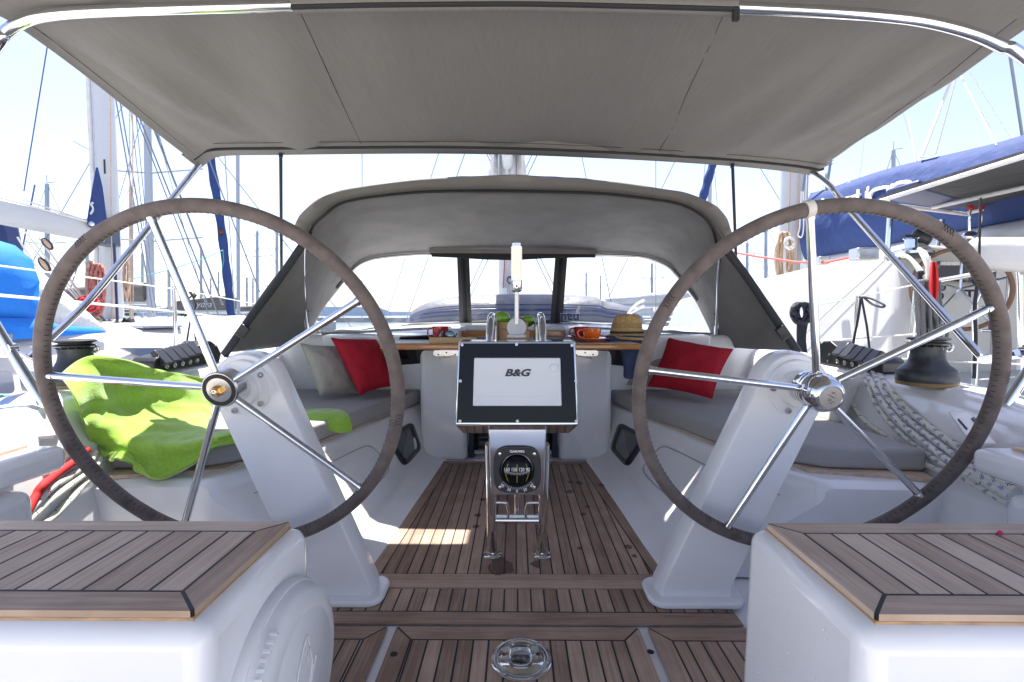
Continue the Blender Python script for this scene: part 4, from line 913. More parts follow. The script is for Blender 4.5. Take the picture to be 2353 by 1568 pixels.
# towel
def fabric(rows, nu, nv, amp, seed):
    def cr(a, b, c, d, t): return 0.5*((2*b)+(c-a)*t+(2*a-5*b+4*c-d)*t*t+(3*b-a-3*c+d)*t**3)
    R1 = [spline(r, nu) for r in rows]; out = []
    for i in range(len(R1)-1):
        for k in range(nv):
            t = k/nv; out.append([cr(R1[max(i-1, 0)][j], R1[i][j], R1[i+1][j], R1[min(i+2, len(R1)-1)][j], t) for j in range(len(R1[0]))])
    out.append(R1[-1])
    A = len(out); B = len(out[0]); res = []
    for i in range(A):
        row = []
        for j in range(B):
            p = out[i][j]; n = (out[min(i+1, A-1)][j]-out[max(i-1, 0)][j]).cross(out[i][min(j+1, B-1)]-out[i][max(j-1, 0)])
            n = n.normalized() if n.length > 1e-9 else V(0, -1, 0)
            if n.dot(p) > 0: n = -n
            q = p*3.2; e = min(1, j/4, (B-1-j)/4, i/3, (A-1-i)/3)
            h = noise.noise(V(q.x*1.0+q.z*1.5, q.y*.6+seed, q.z*2.2))*amp*1.6-abs(noise.noise(V(q.x*3.1+q.z*2.0, q.y*2+seed, q.z*4.2)))*amp*.9+noise.noise(p*14)*amp*.35+abs(noise.noise(V(q.x*.9-q.z*2.6, seed, q.z)))*-amp*1.2
            row.append(p+n*(h*e+.008))
        res.append(row)
    return res
tr = [[P(146, 866, 1.56), P(205, 822, 1.60), P(275, 824, 1.68), onw(355, 850, .03), onw(430, 864, .02), onw(490, 876, .02), onw(560, 892, .02)],
      [onw(158, 905), onw(225, 888), onw(300, 888), onw(370, 892), onw(440, 902), onw(510, 912), onw(580, 925)],
      [onw(178, 955, .035), onw(240, 950, .04), onw(310, 950, .04), onw(380, 955, .04), onw(440, 955, .06), onw(520, 960, .075), onw(585, 960, .08)],
      [onw(200, 1008, .05), PZ(262, 1002, -.435), PZ(325, 998, -.435), PZ(385, 990, -.435), PZ(440, 980, -.435), PZ(520, 974, -.435), PZ(600, 972, -.435)],
      [P(218, 1024, 1.545), P(275, 1030, 1.54), P(335, 1030, 1.54), P(390, 1022, 1.55), P(450, 1012, 1.56), P(520, 1000, 1.58), P(600, 990, 1.62)],
      [P(236, 1040, 1.53), P(290, 1052, 1.515), P(345, 1072, 1.51), P(395, 1062, 1.52), P(450, 1042, 1.53), P(510, 1014, 1.56), P(590, 1004, 1.60)],
      [P(256, 1046, 1.53), P(305, 1066, 1.50), P(352, 1103, 1.475), P(398, 1090, 1.49), P(445, 1066, 1.51), P(496, 1026, 1.55), P(570, 1012, 1.60)]]
tr2 = [[PZ(640, 950, -.438), PZ(700, 947, -.438), PZ(745, 945, -.438), PZ(780, 946, -.438)],
       [P(650, 962, 2.02), P(715, 952, 2.04), P(758, 955, 2.03), P(796, 955, 2.05)],
       [P(655, 975, 1.97), P(720, 968, 1.99), P(765, 972, 1.985), P(805, 968, 2.01)],
       [P(660, 985, 1.96), P(722, 974, 1.985), P(776, 988, 1.97), P(808, 982, 2.0)],
       [P(665, 990, 1.96), P(724, 978, 1.985), P(785, 996, 1.965), P(806, 992, 1.99)]]
tr[3] = [a.lerp(b, .52)+V(0, .0, -.012) for a, b in zip(tr[2], tr[4])]
mb = MB(); mb.grid(fabric(tr, 16, 14, .018, 4)); mb.grid(fabric(tr2, 12, 8, .008, 9))
tag(mb.build('towel', TOW, None, (-1.4, 1.7, -.45), solid=.0045, soff=-1, smooth=80), 'lime green terry towel draped over the left coaming and bench cushion', 'towel')
# ------------------------------------------------------------------ winches, clutches, ropes
def winch(s):
    c = V(s*1.585, 1.80, tab(CT, 1.8)[2]+.002) if s > 0 else V(-1.66, 1.80, tab(CT, 1.8)[2]+.002)
    c = PZ(2128, 880, c.z) if s > 0 else PZ(178, 884, c.z)
    k = c.y/F; q = k*.78
    w = thing('winch', 'black winch on the right coaming with its full skirted base in view' if s > 0 else 'black winch on the left coaming with the green towel over its foot', 'winch', c, 'sheet winches')
    mb = MB(); mb.lathe([(71*q, -4*k), (72.5*q, 4*k), (0, 5*k)], c, n=48); mb.build('base_ring', RINGM, w)
    mb = MB(); mb.lathe([(72*q, 4*k), (73*q, 8*k), (72*q, 27*k), (66*q, 34*k), (50*q, 44*k), (43*q, 56*k), (40*q, 70*k), (42*q, 84*k), (0, 84*k)], c, n=56); mb.build('drum', GREYW, w, smooth=60)
    mb = MB(); mb.lathe([(37*q, 84*k), (50*q, 90*k), (50*q, 92*k), (38*q, 95*k), (38*q, 97*k), (50*q, 100*k), (50*q, 103*k), (44*q, 105*k), (20*q, 106*k), (12*q, 103*k), (0, 103*k)], c, n=56); mb.build('self_tailer', BLK, w, smooth=40)
    mb = MB()
    for qq in range(16): a = 2*math.pi*qq/16; mb.box(c+V(math.cos(a)*40*q, math.sin(a)*40*q, 87*k), (10*q, 2*k, 5*k), Matrix.Rotation(a, 3, 'Z'))
    mb.build('jaw_tooth', GREYW, w)
    mb = MB(); a = R(-30 if s > 0 else 20); mb.tube(spline([c+V(math.cos(a)*30*q, math.sin(a)*30*q, 92*k), c+V(math.cos(a)*50*q, math.sin(a)*50*q, 90*k), c+V(math.cos(a)*54*q, math.sin(a)*54*q, 80*k), c+V(math.cos(a)*44*q, math.sin(a)*44*q, 74*k)], 5), 3*k, 8); mb.build('feeder_arm', SS, w)
winch(1); winch(-1)
def clutch(s):
    z = tab(CT, 2.1)[2]+.002
    a = PZ(1878, 838, z) if s > 0 else PZ(473, 838, z)
    b = PZ(2035, 868, z) if s > 0 else PZ(335, 868, z)
    a = V(s*1.53, 2.36, z); b = V(s*1.53, 1.93, z)
    w = thing('rope_clutch', 'black bank of rope clutches on the right coaming with ropes led out' if s > 0 else 'black bank of rope clutches on the left coaming above the green towel', 'rope clutch', (a+b)/2, 'rope clutch banks')
    d = (b-a).normalized(); L = (b-a).length; n = V(-s, 0, 0); H = .085
    mb = MB(); pol = []
    for t, h in ((0, 0), (-.02, .04), (0.01, .085), (.06, .112), (.11, .116), (.15, .095), (L-.02, .062), (L, .045), (L, 0)): pol.append(a+d*t+V(0, 0, h)+n*.03)
    if s < 0: pol = pol[::-1]
    mb.prism(pol, -n*.10); mb.build('housing', BLK, w, bevel=.006, seg=3)
    for k in range(5):
        t = .16+k*(L-.19)/5; c = a+d*(t+.02)+n*.034+V(0, 0, .078-k*.006)
        mb = MB(); q = [c+d*-.025+V(0, 0, -.030), c+d*.027+V(0, 0, -.032), c+d*.025+V(0, 0, .026)-n*.05, c+d*-.027+V(0, 0, .028)-n*.05]; mb.prism(q if s > 0 else q[::-1], n*.022+V(0, 0, .012)); mb.build('lever', pm('lever_black', (.03, .032, .04), .28), w, bevel=.004, seg=2)
        mb = MB(); mb.lathe([(.011, 0), (.011, .004), (.009, .005), (.007, .001)], a+d*(t+.01)+n*.03+V(0, 0, .026-k*.002), n, n=18); mb.build('rope_guide', SSB, w)
    for t, h in ((.03, .085), (.11, .05), (.10, .018), (.0, .03)):
        mb = MB(); mb.lathe([(.006, 0), (.006, .002), (0, .003)], a+d*t+n*.0305+V(0, 0, h), n, n=12); mb.build('screw', SSB, w)
    return a, d, L
ca = clutch(1); cb_ = clutch(-1)
def rope(px, mat, r, s, lab, grp, d0=None):
    pts = []
    for i, p in enumerate(px):
        if len(p) == 3: pts.append(onw(p[0], p[1], r+.004+.004*(i % 2), s) if p[1] > 870 else PX(p[0], p[1], s*p[2]))
        else: pts.append(Vector(p[:3]))
    mb = MB(); mb.tube(spline(pts, 10), r, 9); return tag(mb.build('rope', mat, None, pts[0], smooth=80), lab, 'rope', grp)
G = 'ropes hanging over the right coaming'
rope([(1940, 858, 1.50), (1943, 885, 1.475), (1952, 920, 1.455), (1985, 965, 1.44), (2020, 992, 1.425), (2090, 1040, 1.385), (2150, 1078, 1.36), (2230, 1095, 1.33), (2310, 1140, 1.27)], RP3, .0105, 1, 'fleck-patterned white rope hanging nearest the right pedestal', G)
rope([(1978, 852, 1.51), (1992, 880, 1.475), (2010, 925, 1.45), (2048, 975, 1.43), (2098, 1020, 1.40), (2160, 1062, 1.37), (2235, 1110, 1.33), (2320, 1160, 1.27)], RP2, .0095, 1, 'thin white rope with sparse black marks, second from the right pedestal', G)
rope([(1985, 850, 1.51), (2005, 882, 1.47), (2030, 925, 1.445), (2072, 975, 1.425), (2120, 1012, 1.40), (2175, 1055, 1.37), (2240, 1090, 1.33), (2325, 1145, 1.27)], RP1, .0115, 1, 'thick white rope with zigzag blue marks in the middle of the bundle', G)
rope([(2005, 852, 1.515), (2022, 885, 1.47), (2052, 930, 1.445), (2092, 968, 1.425), (2140, 1005, 1.40), (2195, 1046, 1.37), (2255, 1085, 1.33), (2330, 1138, 1.26)], RP1, .0105, 1, 'white rope with solid blue marks beside the black-marked outer rope', G)
rope([(2018, 856, 1.52), (2036, 885, 1.475), (2070, 925, 1.45), (2112, 962, 1.43), (2165, 1002, 1.405), (2215, 1035, 1.375), (2270, 1080, 1.33), (2335, 1130, 1.26)], RP2, .0110, 1, 'outermost white rope with bold black marks on the right side', G)
G = 'ropes hanging over the left coaming'
rope([(200, 1034, 1.41), (165, 1065, 1.38), (130, 1090, 1.34), (100, 1115, 1.30), (82, 1140, 1.27), (60, 1180, 1.22)], CORDR, .0115, -1, 'thick solid red rope on the left side under the towel', G)
rope([(218, 1040, 1.41), (205, 1062, 1.38), (160, 1095, 1.34), (120, 1120, 1.29), (85, 1155, 1.25), (55, 1190, 1.20)], RP4, .010, -1, 'white rope with red zigzag marks just inside the red rope', G)
rope([(232, 1048, 1.4), (215, 1075, 1.37), (170, 1108, 1.33), (130, 1138, 1.28), (95, 1168, 1.24), (60, 1200, 1.19)], RP3, .011, -1, 'plain white rope in the middle of the left bundle', G)
rope([(240, 1058, 1.39), (222, 1085, 1.36), (190, 1115, 1.31), (160, 1150, 1.26), (125, 1185, 1.21), (85, 1215, 1.16)], RP3, .010, -1, 'cream rope lying apart, lowest on the left side', G)
rope([(473, 845, 1.50), (460, 850, 1.52), (430, 855, 1.54), (395, 862, 1.58), (355, 866, 1.60)], WIREW, .010, -1, 'white rope running aft along the left coaming from the clutches', G)
# ------------------------------------------------------------------ spray hood
HD = 3.0
DOD = thing('sprayhood', 'taupe canvas sprayhood with clear windows over the companionway', 'sprayhood', (0, 3.2, -.15))
aft = [(706, 775), (701, 700), (698, 620), (700, 560), (712, 520), (735, 490), (765, 465), (800, 452), (860, 441), (960, 429), (1070, 423), (1180, 421), (1290, 425), (1400, 433), (1500, 447), (1560, 458), (1600, 474), (1632, 505), (1650, 540), (1655, 580), (1650, 640), (1648, 710), (1645, 782)]
def hd_(y): return lerp(3.0, 2.45, min(1, max(0, (775-y)/290)))
AP = [P(a, b+(6 if b < 500 else 0), hd_(b)) for a, b in aft]
wa = [(712, 768), (722, 745), (735, 722), (752, 697), (778, 665), (800, 637), (820, 615), (845, 601), (880, 593), (960, 586), (1070, 585), (1180, 586), (1290, 586), (1400, 587), (1470, 591), (1505, 600), (1535, 615), (1555, 635), (1575, 660), (1598, 692), (1615, 725), (1628, 752), (1636, 775)]
def wd(px): u = (px-1180)/470; return 3.62-.50*min(1, abs(u))**3
WP = [P(a, b, wd(a)) for a, b in wa]
rows = []
for t in (0, .04, .2, .4, .6, .8, .97, 1.0):
    row = []
    for i, (a, b) in enumerate(zip(AP, WP)):
        p = a.lerp(b, t); bulge = .05*math.sin(math.pi*t)*(1 if 5 < i < 17 else .2); c = V(0, 3.2, .2)
        wr = .012*noise.noise(p*3.5)*math.sin(math.pi*t)
        p = p+(V(p.x*.3, 0, 1).normalized())*(bulge+wr); row.append(p)
    rows.append(row)
# densify
rr3 = [spline(r, 4) for r in rows]
mb = MB(); mb.grid(rr3); mb.build('hood_roof', CANV2, DOD, smooth=80, solid=.003)
# aft hem sleeve around the bow, overhanging aft
mb = MB(); top = spline(AP[3:20], 5)
r1, r2, r3 = [], [], []
cen = V(0, 3.0, .2)
for p in top:
    o = V(p.x-cen.x, 0, p.z-cen.z).normalized(); w = 1
    r1.append(p+V(0, .02, 0)+o*.022+V(0, 0, .004*noise.noise(p*9))); r2.append(p+V(0, -.12, 0)+o*(.018+.006*noise.noise(p*12))); r3.append(p+V(0, -.124, 0)+o*.010); 
r0 = [p+V(0, .06, 0)+V(p.x, 0, p.z-.2).normalized()*.02 for p in top]
mb.grid([[p+V(0, .10, 0)+V(p.x, 0, p.z-.2).normalized()*.022 for p in top], r1, r2, r3, [p+V(0, -.09, 0)-V(p.x, 0, p.z-.2).normalized()*.012 for p in top], [p+V(0, -.005, 0)-V(p.x, 0, p.z-.2).normalized()*.045 for p in top]]); mb.build('hem_sleeve', CANV, DOD, smooth=80, solid=.002)
mb = MB(); mb.tube([p+V(0, -.045, 0)-V(p.x, 0, p.z-.2).normalized()*.040 for p in top], .009, 8, flat=.6); mb.build('hem_zip', BLKM, DOD)
# bow tubes
mb = MB(); mb.tube([p+V(0, -.012, 0)+(V(0, 0, 0)) for p in spline(AP[:6], 6)], .0125, 14); mb.build('bow_tube', SS, DOD, smooth=80)
mb = MB(); mb.tube([p+V(0, -.012, 0) for p in spline(AP[-6:], 6)], .0125, 14); mb.build('bow_tube', SS, DOD, smooth=80)
mb = MB(); mb.tube([p+V(0, -.05, 0)-V(p.x, 0, max(.15, p.z)*1.0).normalized()*.012 for p in spline(WP[4:20], 6)], .0115, 12); mb.build('bow_tube', SS, DOD, smooth=80)
mb = MB()
for p in (AP[0], AP[-1]): mb.tube([p+V(0, -.012, -.03), p+V(0, -.012, .09)], .017, 12); mb.box(p+V(0, -.02, -.03), (.05, .06, .02)); mb.tube([p+V(.0, -.03, .12), p+V(-.03 if p.x > 0 else .03, -.03, .17)], .006, 8)
mb.build('tube_fitting', SS, DOD)
# front pelmet and zips
mb = MB(); q = [P(988, 577, 3.50), P(1370, 577, 3.50), P(1368, 592, 3.50), P(1330, 592, 3.50), P(1250, 594, 3.50), P(1185, 598, 3.5), P(1120, 597, 3.5), P(1040, 592, 3.50), P(992, 590, 3.50)]
mb.prism(q[::-1], (0, .012, 0)); mb.build('rolled_pelmet', BLKM, DOD)
mb = MB(); mb.prism([P(986, 572, 3.47), P(986, 581, 3.47), P(1372, 584, 3.47), P(1372, 575, 3.47)], (0, .012, 0)); mb.build('pelmet_flap', CANV2, DOD)
# clear windscreen
bot = [(712, 768), (745, 766), (790, 764), (845, 760), (880, 758), (960, 750), (1070, 744), (1180, 741), (1290, 744), (1400, 751), (1490, 759), (1560, 767), (1600, 772), (1628, 776), (1636, 778)]
BP = [P(a, b, wd(a)+.06) for a, b in bot]
top_ = [WP[0], WP[2], WP[4], WP[7], WP[8], WP[9], WP[10], WP[11], WP[12], WP[13], WP[15], WP[17], WP[19], WP[21], WP[22]]
rows = []
for t in [k/10 for k in range(11)]:
    row = []
    for a, b in zip(top_, BP):
        p = a.lerp(b, t); row.append(p+V(0, .012*noise.noise(p*6), 0))
    rows.append(spline(row, 4))
mb = MB(); mb.grid(rows); wn = mb.build('clear_window', VINYL, DOD, smooth=80)
for xs in ((1050, 1078, 1056, 1084), (1276, 1304, 1264, 1292)):
    mb = MB(); a = [P(xs[0], 588, 3.57), P(xs[1], 588, 3.57)]; b = [P(xs[2], 742, 3.60), P(xs[3], 742, 3.60)]
    m_ = [P((xs[0]+xs[2])/2, 665, 3.57), P((xs[1]+xs[3])/2, 665, 3.57)]
    mb.grid([a, m_, b]); st = mb.build('window_zip_strip', pm('dark_taupe_webbing', (.06, .058, .06), .85, bump=.6, bs=60), DOD, solid=.004)
    mb = MB(); mb.grid([[a[0].lerp(a[1], .35)+V(0, -.006, 0), a[0].lerp(a[1], .65)+V(0, -.006, 0)], [m_[0].lerp(m_[1], .35)+V(0, -.006, 0), m_[0].lerp(m_[1], .65)+V(0, -.006, 0)], [b[0].lerp(b[1], .35)+V(0, -.006, 0), b[0].lerp(b[1], .65)+V(0, -.006, 0)]]); mb.build('window_zip', BLKM, st, solid=.003)
# bottom hem of hood
mb = MB(); mb.grid([[p+V(0, -.01, .016+.006*math.sin(i*.7)) for i, p in enumerate(spline(BP, 6))], [p+V(0, -.03, -.02) for p in spline(BP, 6)]]); mb.build('window_hem', BLKM, DOD, solid=.006)
# side wings of the hood running aft
for s in (-1, 1):
    tip = P(507, 812, 2.50) if s < 0 else P(1842, 806, 2.50)
    fo = AP[:6] if s < 0 else AP[::-1][:6]
    out = [P(640, 628, 2.50), P(575, 715, 2.50)] if s < 0 else [P(1722, 628, 2.50), P(1785, 722, 2.50)]
    lead = spline([fo[5]+V(s*.01, .0, .02), P(*((712, 520) if s < 0 else (1655, 540)), 2.46), *out, tip], 8)
    low = spline([fo[0]+V(s*.02, 0, .02), P(*((650, 796) if s < 0 else (1700, 800)), 2.85), P(*((600, 820) if s < 0 else (1760, 818)), 2.65), tip], 10)
    back = spline([f+V(0, .004, 0) for f in fo[::-1]], 6)
    n = 24; rows = []
    def samp(pl, t): x = t*(len(pl)-1); i = min(int(x), len(pl)-2); return pl[i].lerp(pl[i+1], x-i)
    for i in range(n+1):
        t = i/n; a = samp(lead, t); b = samp(spline([fo[5], fo[3], fo[0], low[len(low)//3], tip], 8), t); row = []
        for j in range(9):
            u = j/8; p = a.lerp(b, u); row.append(p+V(s*.02*math.sin(math.pi*u)*math.sin(math.pi*t)+.01*noise.noise(p*5), 0, 0))
        rows.append(row)
    mb = MB(); mb.grid(rows); mb.build('side_wing', CANV2, DOD, smooth=80, solid=.003)
    mb = MB(); ld = lead[10:]; mb.grid([[p+V(-s*.004, -.004, 0) for p in ld], [p+V(-s*.012, -.004, -.030)+V(-s*.02, 0, 0) for p in ld]]); wb = mb.build('wing_strap', BLKM, DOD, solid=.005)
    c = samp(lead, .84); mb = MB(); mb.box(c+V(-s*.03, -.012, -.02), (.05, .02, .07), Matrix.Rotation(s*-.65, 3, 'Y')); mb.build('strap_buckle', BLK, wb, bevel=.004)
# upside-down writing on the right window
txp = P(1309, 731, 3.50)
text('window_lettering', 'nau', .10, txp, R(90), NAVP, DOD, ry=math.pi, bold=.002, ext=.001)
mb = MB(); q = [P(1288, 742, 3.51), P(1332, 742, 3.51), P(1332, 721, 3.51), P(1288, 721, 3.51)]
mb.tube(q, .003, 6, closed=True); mb.build('lettering_border', WHT, DOD)
mb = MB(); mb.ell(P(1328, 712, 3.5), (.012, .004, .03), 12, 8, 0, Matrix.Rotation(.4, 3, 'Y')); mb.build('leaf_mark', WHT, DOD)
# ------------------------------------------------------------------ bimini
BI = thing('bimini', 'large taupe canvas bimini top spanning the whole cockpit overhead', 'bimini', (0, 1.2, .75))
fore = [(455, 374), (475, 358), (495, 347), (540, 343), (640, 342), (800, 340), (1000, 339), (1185, 342), (1380, 350), (1560, 360), (1700, 370), (1800, 380), (1850, 387), (1868, 390), (1882, 384)]
FD = 2.22
FP = [P(a, b, FD if a < 1100 else FD+.17*min(1, (a-1100)/500)) for a, b in fore]
NP_ = []
for i, p in enumerate(FP):
    u = i/(len(FP)-1)*2-1; x = lerp(-1.245, 1.265, (i/(len(FP)-1))**1.0)
    x = [-1.245, -1.235, -1.20, -1.10, -.92, -.68, -.34, 0, .36, .68, .94, 1.12, 1.2, 1.245, 1.265][i]
    NP_.append(V(x, 1.19, .800-.085*abs(x/1.25)**4))
AP_ = [V(p.x*1.02, -.35, p.z-.06) for p in NP_]
rows = []
for t in [k/14 for k in range(15)]:
    row = []
    for i, (a, b) in enumerate(zip(FP, NP_)):
        p = a.lerp(b, t); sag = -.018*math.sin(math.pi*t)*(1 if 2 < i < 12 else .3)
        row.append(p+V(0, 0, sag))
    rows.append(spline(row, 5))
for t in (.33, .66, 1): rows.append(spline([a.lerp(b, t) for a, b in zip(NP_, AP_)], 5))
B_ = len(rows[0])
for i, r in enumerate(rows):
    for j in range(B_):
        p = r[j]; v = abs(p.x)
        r[j] = p+V(0, 0, (.016+.016*min(1, abs(p.x)))*noise.noise(V(p.x*4.6+p.y*1.8, p.y*.6, 3))*(1 if i < 15 else .3)+(.010*math.sin((v-1.02)*34) if v > .85 and v < 1.25 else 0)*(1-abs(2*i/14-1)**2 if i < 15 else 0))
mb = MB(); mb.grid(rows, us=1); mb.build('canopy', CANV, BI, smooth=80, solid=.003, soff=1)
# seams
def cpnt(u, t):
    i = t*14; k = min(int(i), 13); a = rows[k]; b = rows[k+1]; x = u*(B_-1); j = min(int(x), B_-2); f = x-j; g = i-k
    return a[j].lerp(a[j+1], f).lerp(b[j].lerp(b[j+1], f), g)
for u0, u1 in ((.371, .386), (.621, .609), (.045, .11), (.955, .89)):
    mb = MB(); mb.tube([cpnt(lerp(u0, u1, t/20), t/20*.98+.01)+V(0, 0, -.0025) for t in range(21)], .0014, 5); mb.build('seam', BLKM, BI)
# fore hem with zip
mb = MB(); fr = spline(FP, 6)
mb.grid([[p+V(0, .005, .012) for p in fr], [p+V(0, .03, -.004) for p in fr], [p+V(0, .012, -.024) for p in fr], [p+V(0, -.05, -.014) for p in fr], [p+V(0, -.11, .0) for p in fr]]); mb.build('fore_hem', CANV, BI, smooth=80, solid=.002)
mb = MB(); mb.tube([p+V(0, -.055, -.018) for p in fr[3:-3]], .0065, 8, flat=.7); mb.build('fore_zip', BLKM, BI)
mb = MB(); mb.tube([p+V(0, -.118, -.016) for p in fr[2:-2]], .0014, 5); mb.build('seam', BLKM, BI)
# aft bow
ab = [(-60, 200), (-20, 118), (15, 74), (60, 47), (110, 35), (205, 27), (400, 20), (675, 13), (900, 8), (1185, 6), (1400, 10), (1690, 18), (1900, 28), (2050, 39), (2140, 52), (2230, 76), (2300, 106), (2353, 132), (2420, 200)]
ABp = [P(a, b, 1.17) for a, b in ab]
ABp = [V(-1.39, 1.36, -.26), V(-1.50, 1.33, 0), V(-1.56, 1.28, .25), V(-1.52, 1.22, .45)]+ABp[1:-1]+[V(1.52, 1.22, .45), V(1.58, 1.28, .25), V(1.53, 1.33, 0), V(1.42, 1.36, -.26)]
apl = spline(ABp, 10)
mb = MB(); mb.tube(apl, .0135, 20); mb.build('aft_bow_tube', SS, BI, smooth=80)
mb = MB(); sl = spline([P(a, b, 1.168) for a, b in ((675, 13), (790, 10), (900, 8), (1185, 6), (1400, 10), (1690, 18))], 8); mb.tube(sl, .0185, 16); mb.build('tube_sleeve', CANV, BI, smooth=80)
mb = MB(); mb.tube([p+V(0, -.012, -.011) for p in sl], .006, 8); mb.box(sl[-1]+V(-.004, -.012, -.022), (.014, .01, .03)); mb.build('sleeve_zip', BLKM, BI)
# fore struts
mb = MB(); mb.tube(spline([P(458, 378, FD), P(300, 575, 1.93), P(190, 706, 1.78), P(52, 835, 1.55)], 8), .0125, 16); mb.build('strut', SS, BI, smooth=80)
mb = MB(); mb.tube(spline([P(1868, 398, FD+.15), P(1905, 425, 2.18), P(1940, 468, 2.12), P(2060, 603, 1.93), P(2232, 795, 1.68), P(2262, 826, 1.62)], 8), .0125, 16); mb.build('strut', SS, BI, smooth=80)
for s, p in ((-1, P(62, 830, 1.55)), (1, P(2262, 826, 1.62))):
    q = V(s*1.47, 1.345, -.10); mb = MB(); mb.tube([p, p.lerp(q, .8)], .016, 12); mb.lathe([(.022, -.012), (.022, .012)], q, (0, 1, 0), 16); mb.build('strut_fitting', SS, BI)
for s in (-1, 1):
    a = P(645, 346, FD) if s < 0 else P(1683, 372, FD+.16); b = P(648, 790, 3.1) if s < 0 else P(1699, 800, 3.1)
    mb = MB(); n = 14; L_ = [a.lerp(b, k/n) for k in range(n+1)]; mb.grid([[p+V(-.008, 0, 0) for p in L_], [p+V(.008, 0, 0) for p in L_]]); mb.tube([a+V(0, 0, .0), a+V(0, 0, -.03)], .009, 8); mb.build('tension_strap', BLKM, BI, solid=.002)
# ------------------------------------------------------------------ water, quay and hills
WZ = -2.0
WAT = pm('harbour_water', (.02, .06, .08), .08, bump=.4, bs=3)
mb = MB(); mb.add([(-4000, -200, WZ), (4000, -200, WZ), (4000, 6000, WZ), (-4000, 6000, WZ)], [(0, 1, 2, 3)]); tag(mb.build('water', WAT, smooth=0), kind='structure')
HILL = pm('hazy_hill', (.66, .74, .84), 1.0, var=.06, vs=.004)  # pale blue base colour stands in for distance haze
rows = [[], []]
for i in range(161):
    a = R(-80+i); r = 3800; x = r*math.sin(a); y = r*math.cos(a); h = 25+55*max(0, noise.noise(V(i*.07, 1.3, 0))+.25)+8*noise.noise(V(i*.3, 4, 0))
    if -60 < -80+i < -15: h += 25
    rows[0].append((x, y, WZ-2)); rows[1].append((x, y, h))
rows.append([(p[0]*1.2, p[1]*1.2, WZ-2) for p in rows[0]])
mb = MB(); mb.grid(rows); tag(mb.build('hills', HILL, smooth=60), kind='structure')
mb = MB(); mb.add([(-80, -70, -1.35), (80, -70, -1.35), (80, -1.1, -1.35), (-80, -1.1, -1.35), (-80, -1.1, -3), (80, -1.1, -3)], [(0, 1, 2, 3), (3, 2, 5, 4)]); tag(mb.build('bounce_quay', pm('bounce_quay_concrete', (.60, .56, .50), .9, var=.1, vs=.5), smooth=0), kind='structure')  # unseen quay added behind the camera to bounce warm light under the canopy
mb = MB(); mb.box((-90, 150, WZ+.4), (240, 8, 1.8)); mb.box((120, 160, WZ+.4), (180, 8, 1.8)); tag(mb.build('quay', pm('quay_concrete', (.42, .40, .37), .9, var=.1, vs=.5), bevel=.05), kind='structure')
LEAF = pm('leaf_green', (.07, .12, .035), .8, var=.4, vs=1.2); BARK = pm('bark', (.12, .09, .07), .9)
for i, (px, d, h) in enumerate(((425, 140, 2.6), (452, 138, 3.4), (475, 142, 2.4), (300, 150, 2.5), (1440, 150, 2.6), (1590, 148, 3))):
    c = P(px, 740, d); c.z = WZ+1.2
    t = thing('tree', ['low round green tree on the quay, left one of three beyond the stanchion', 'tallest of three green trees on the quay beyond the stanchion', 'low round green tree on the quay, right one of three beyond the stanchion', 'small tree on the quay behind the red rope coil', 'small tree on the quay seen through the right clear window beside the white yacht', 'small tree on the quay seen near the right edge of the clear windows'][i], 'tree', c, 'quay trees')
    mb = MB(); mb.tube([c, c+V(.1, 0, h*.3), c+V(0, .2, h*.6)], [.3, .22, .1], 8); mb.build('trunk', BARK, t)
    mb = MB(); random.seed(i)
    for k in range(900):
        a = random.uniform(0, 6.28); b = random.uniform(-1, 1); r = (random.random()**.4); cc = c+V(r*h*.7*math.cos(a)*math.sqrt(1-b*b), r*h*.7*math.sin(a)*math.sqrt(1-b*b), h*.6+r*h*.36*b)
        if noise.noise(cc*.7) < -.15: continue
        u = V(random.uniform(-1, 1), random.uniform(-1, 1), random.uniform(-1, 1)).normalized()*.3; w = u.orthogonal().normalized()*.2
        mb.add([cc-u, cc+w, cc+u, cc-w], [(0, 1, 2, 3)])
    mb.build('crown', LEAF, t, smooth=0)
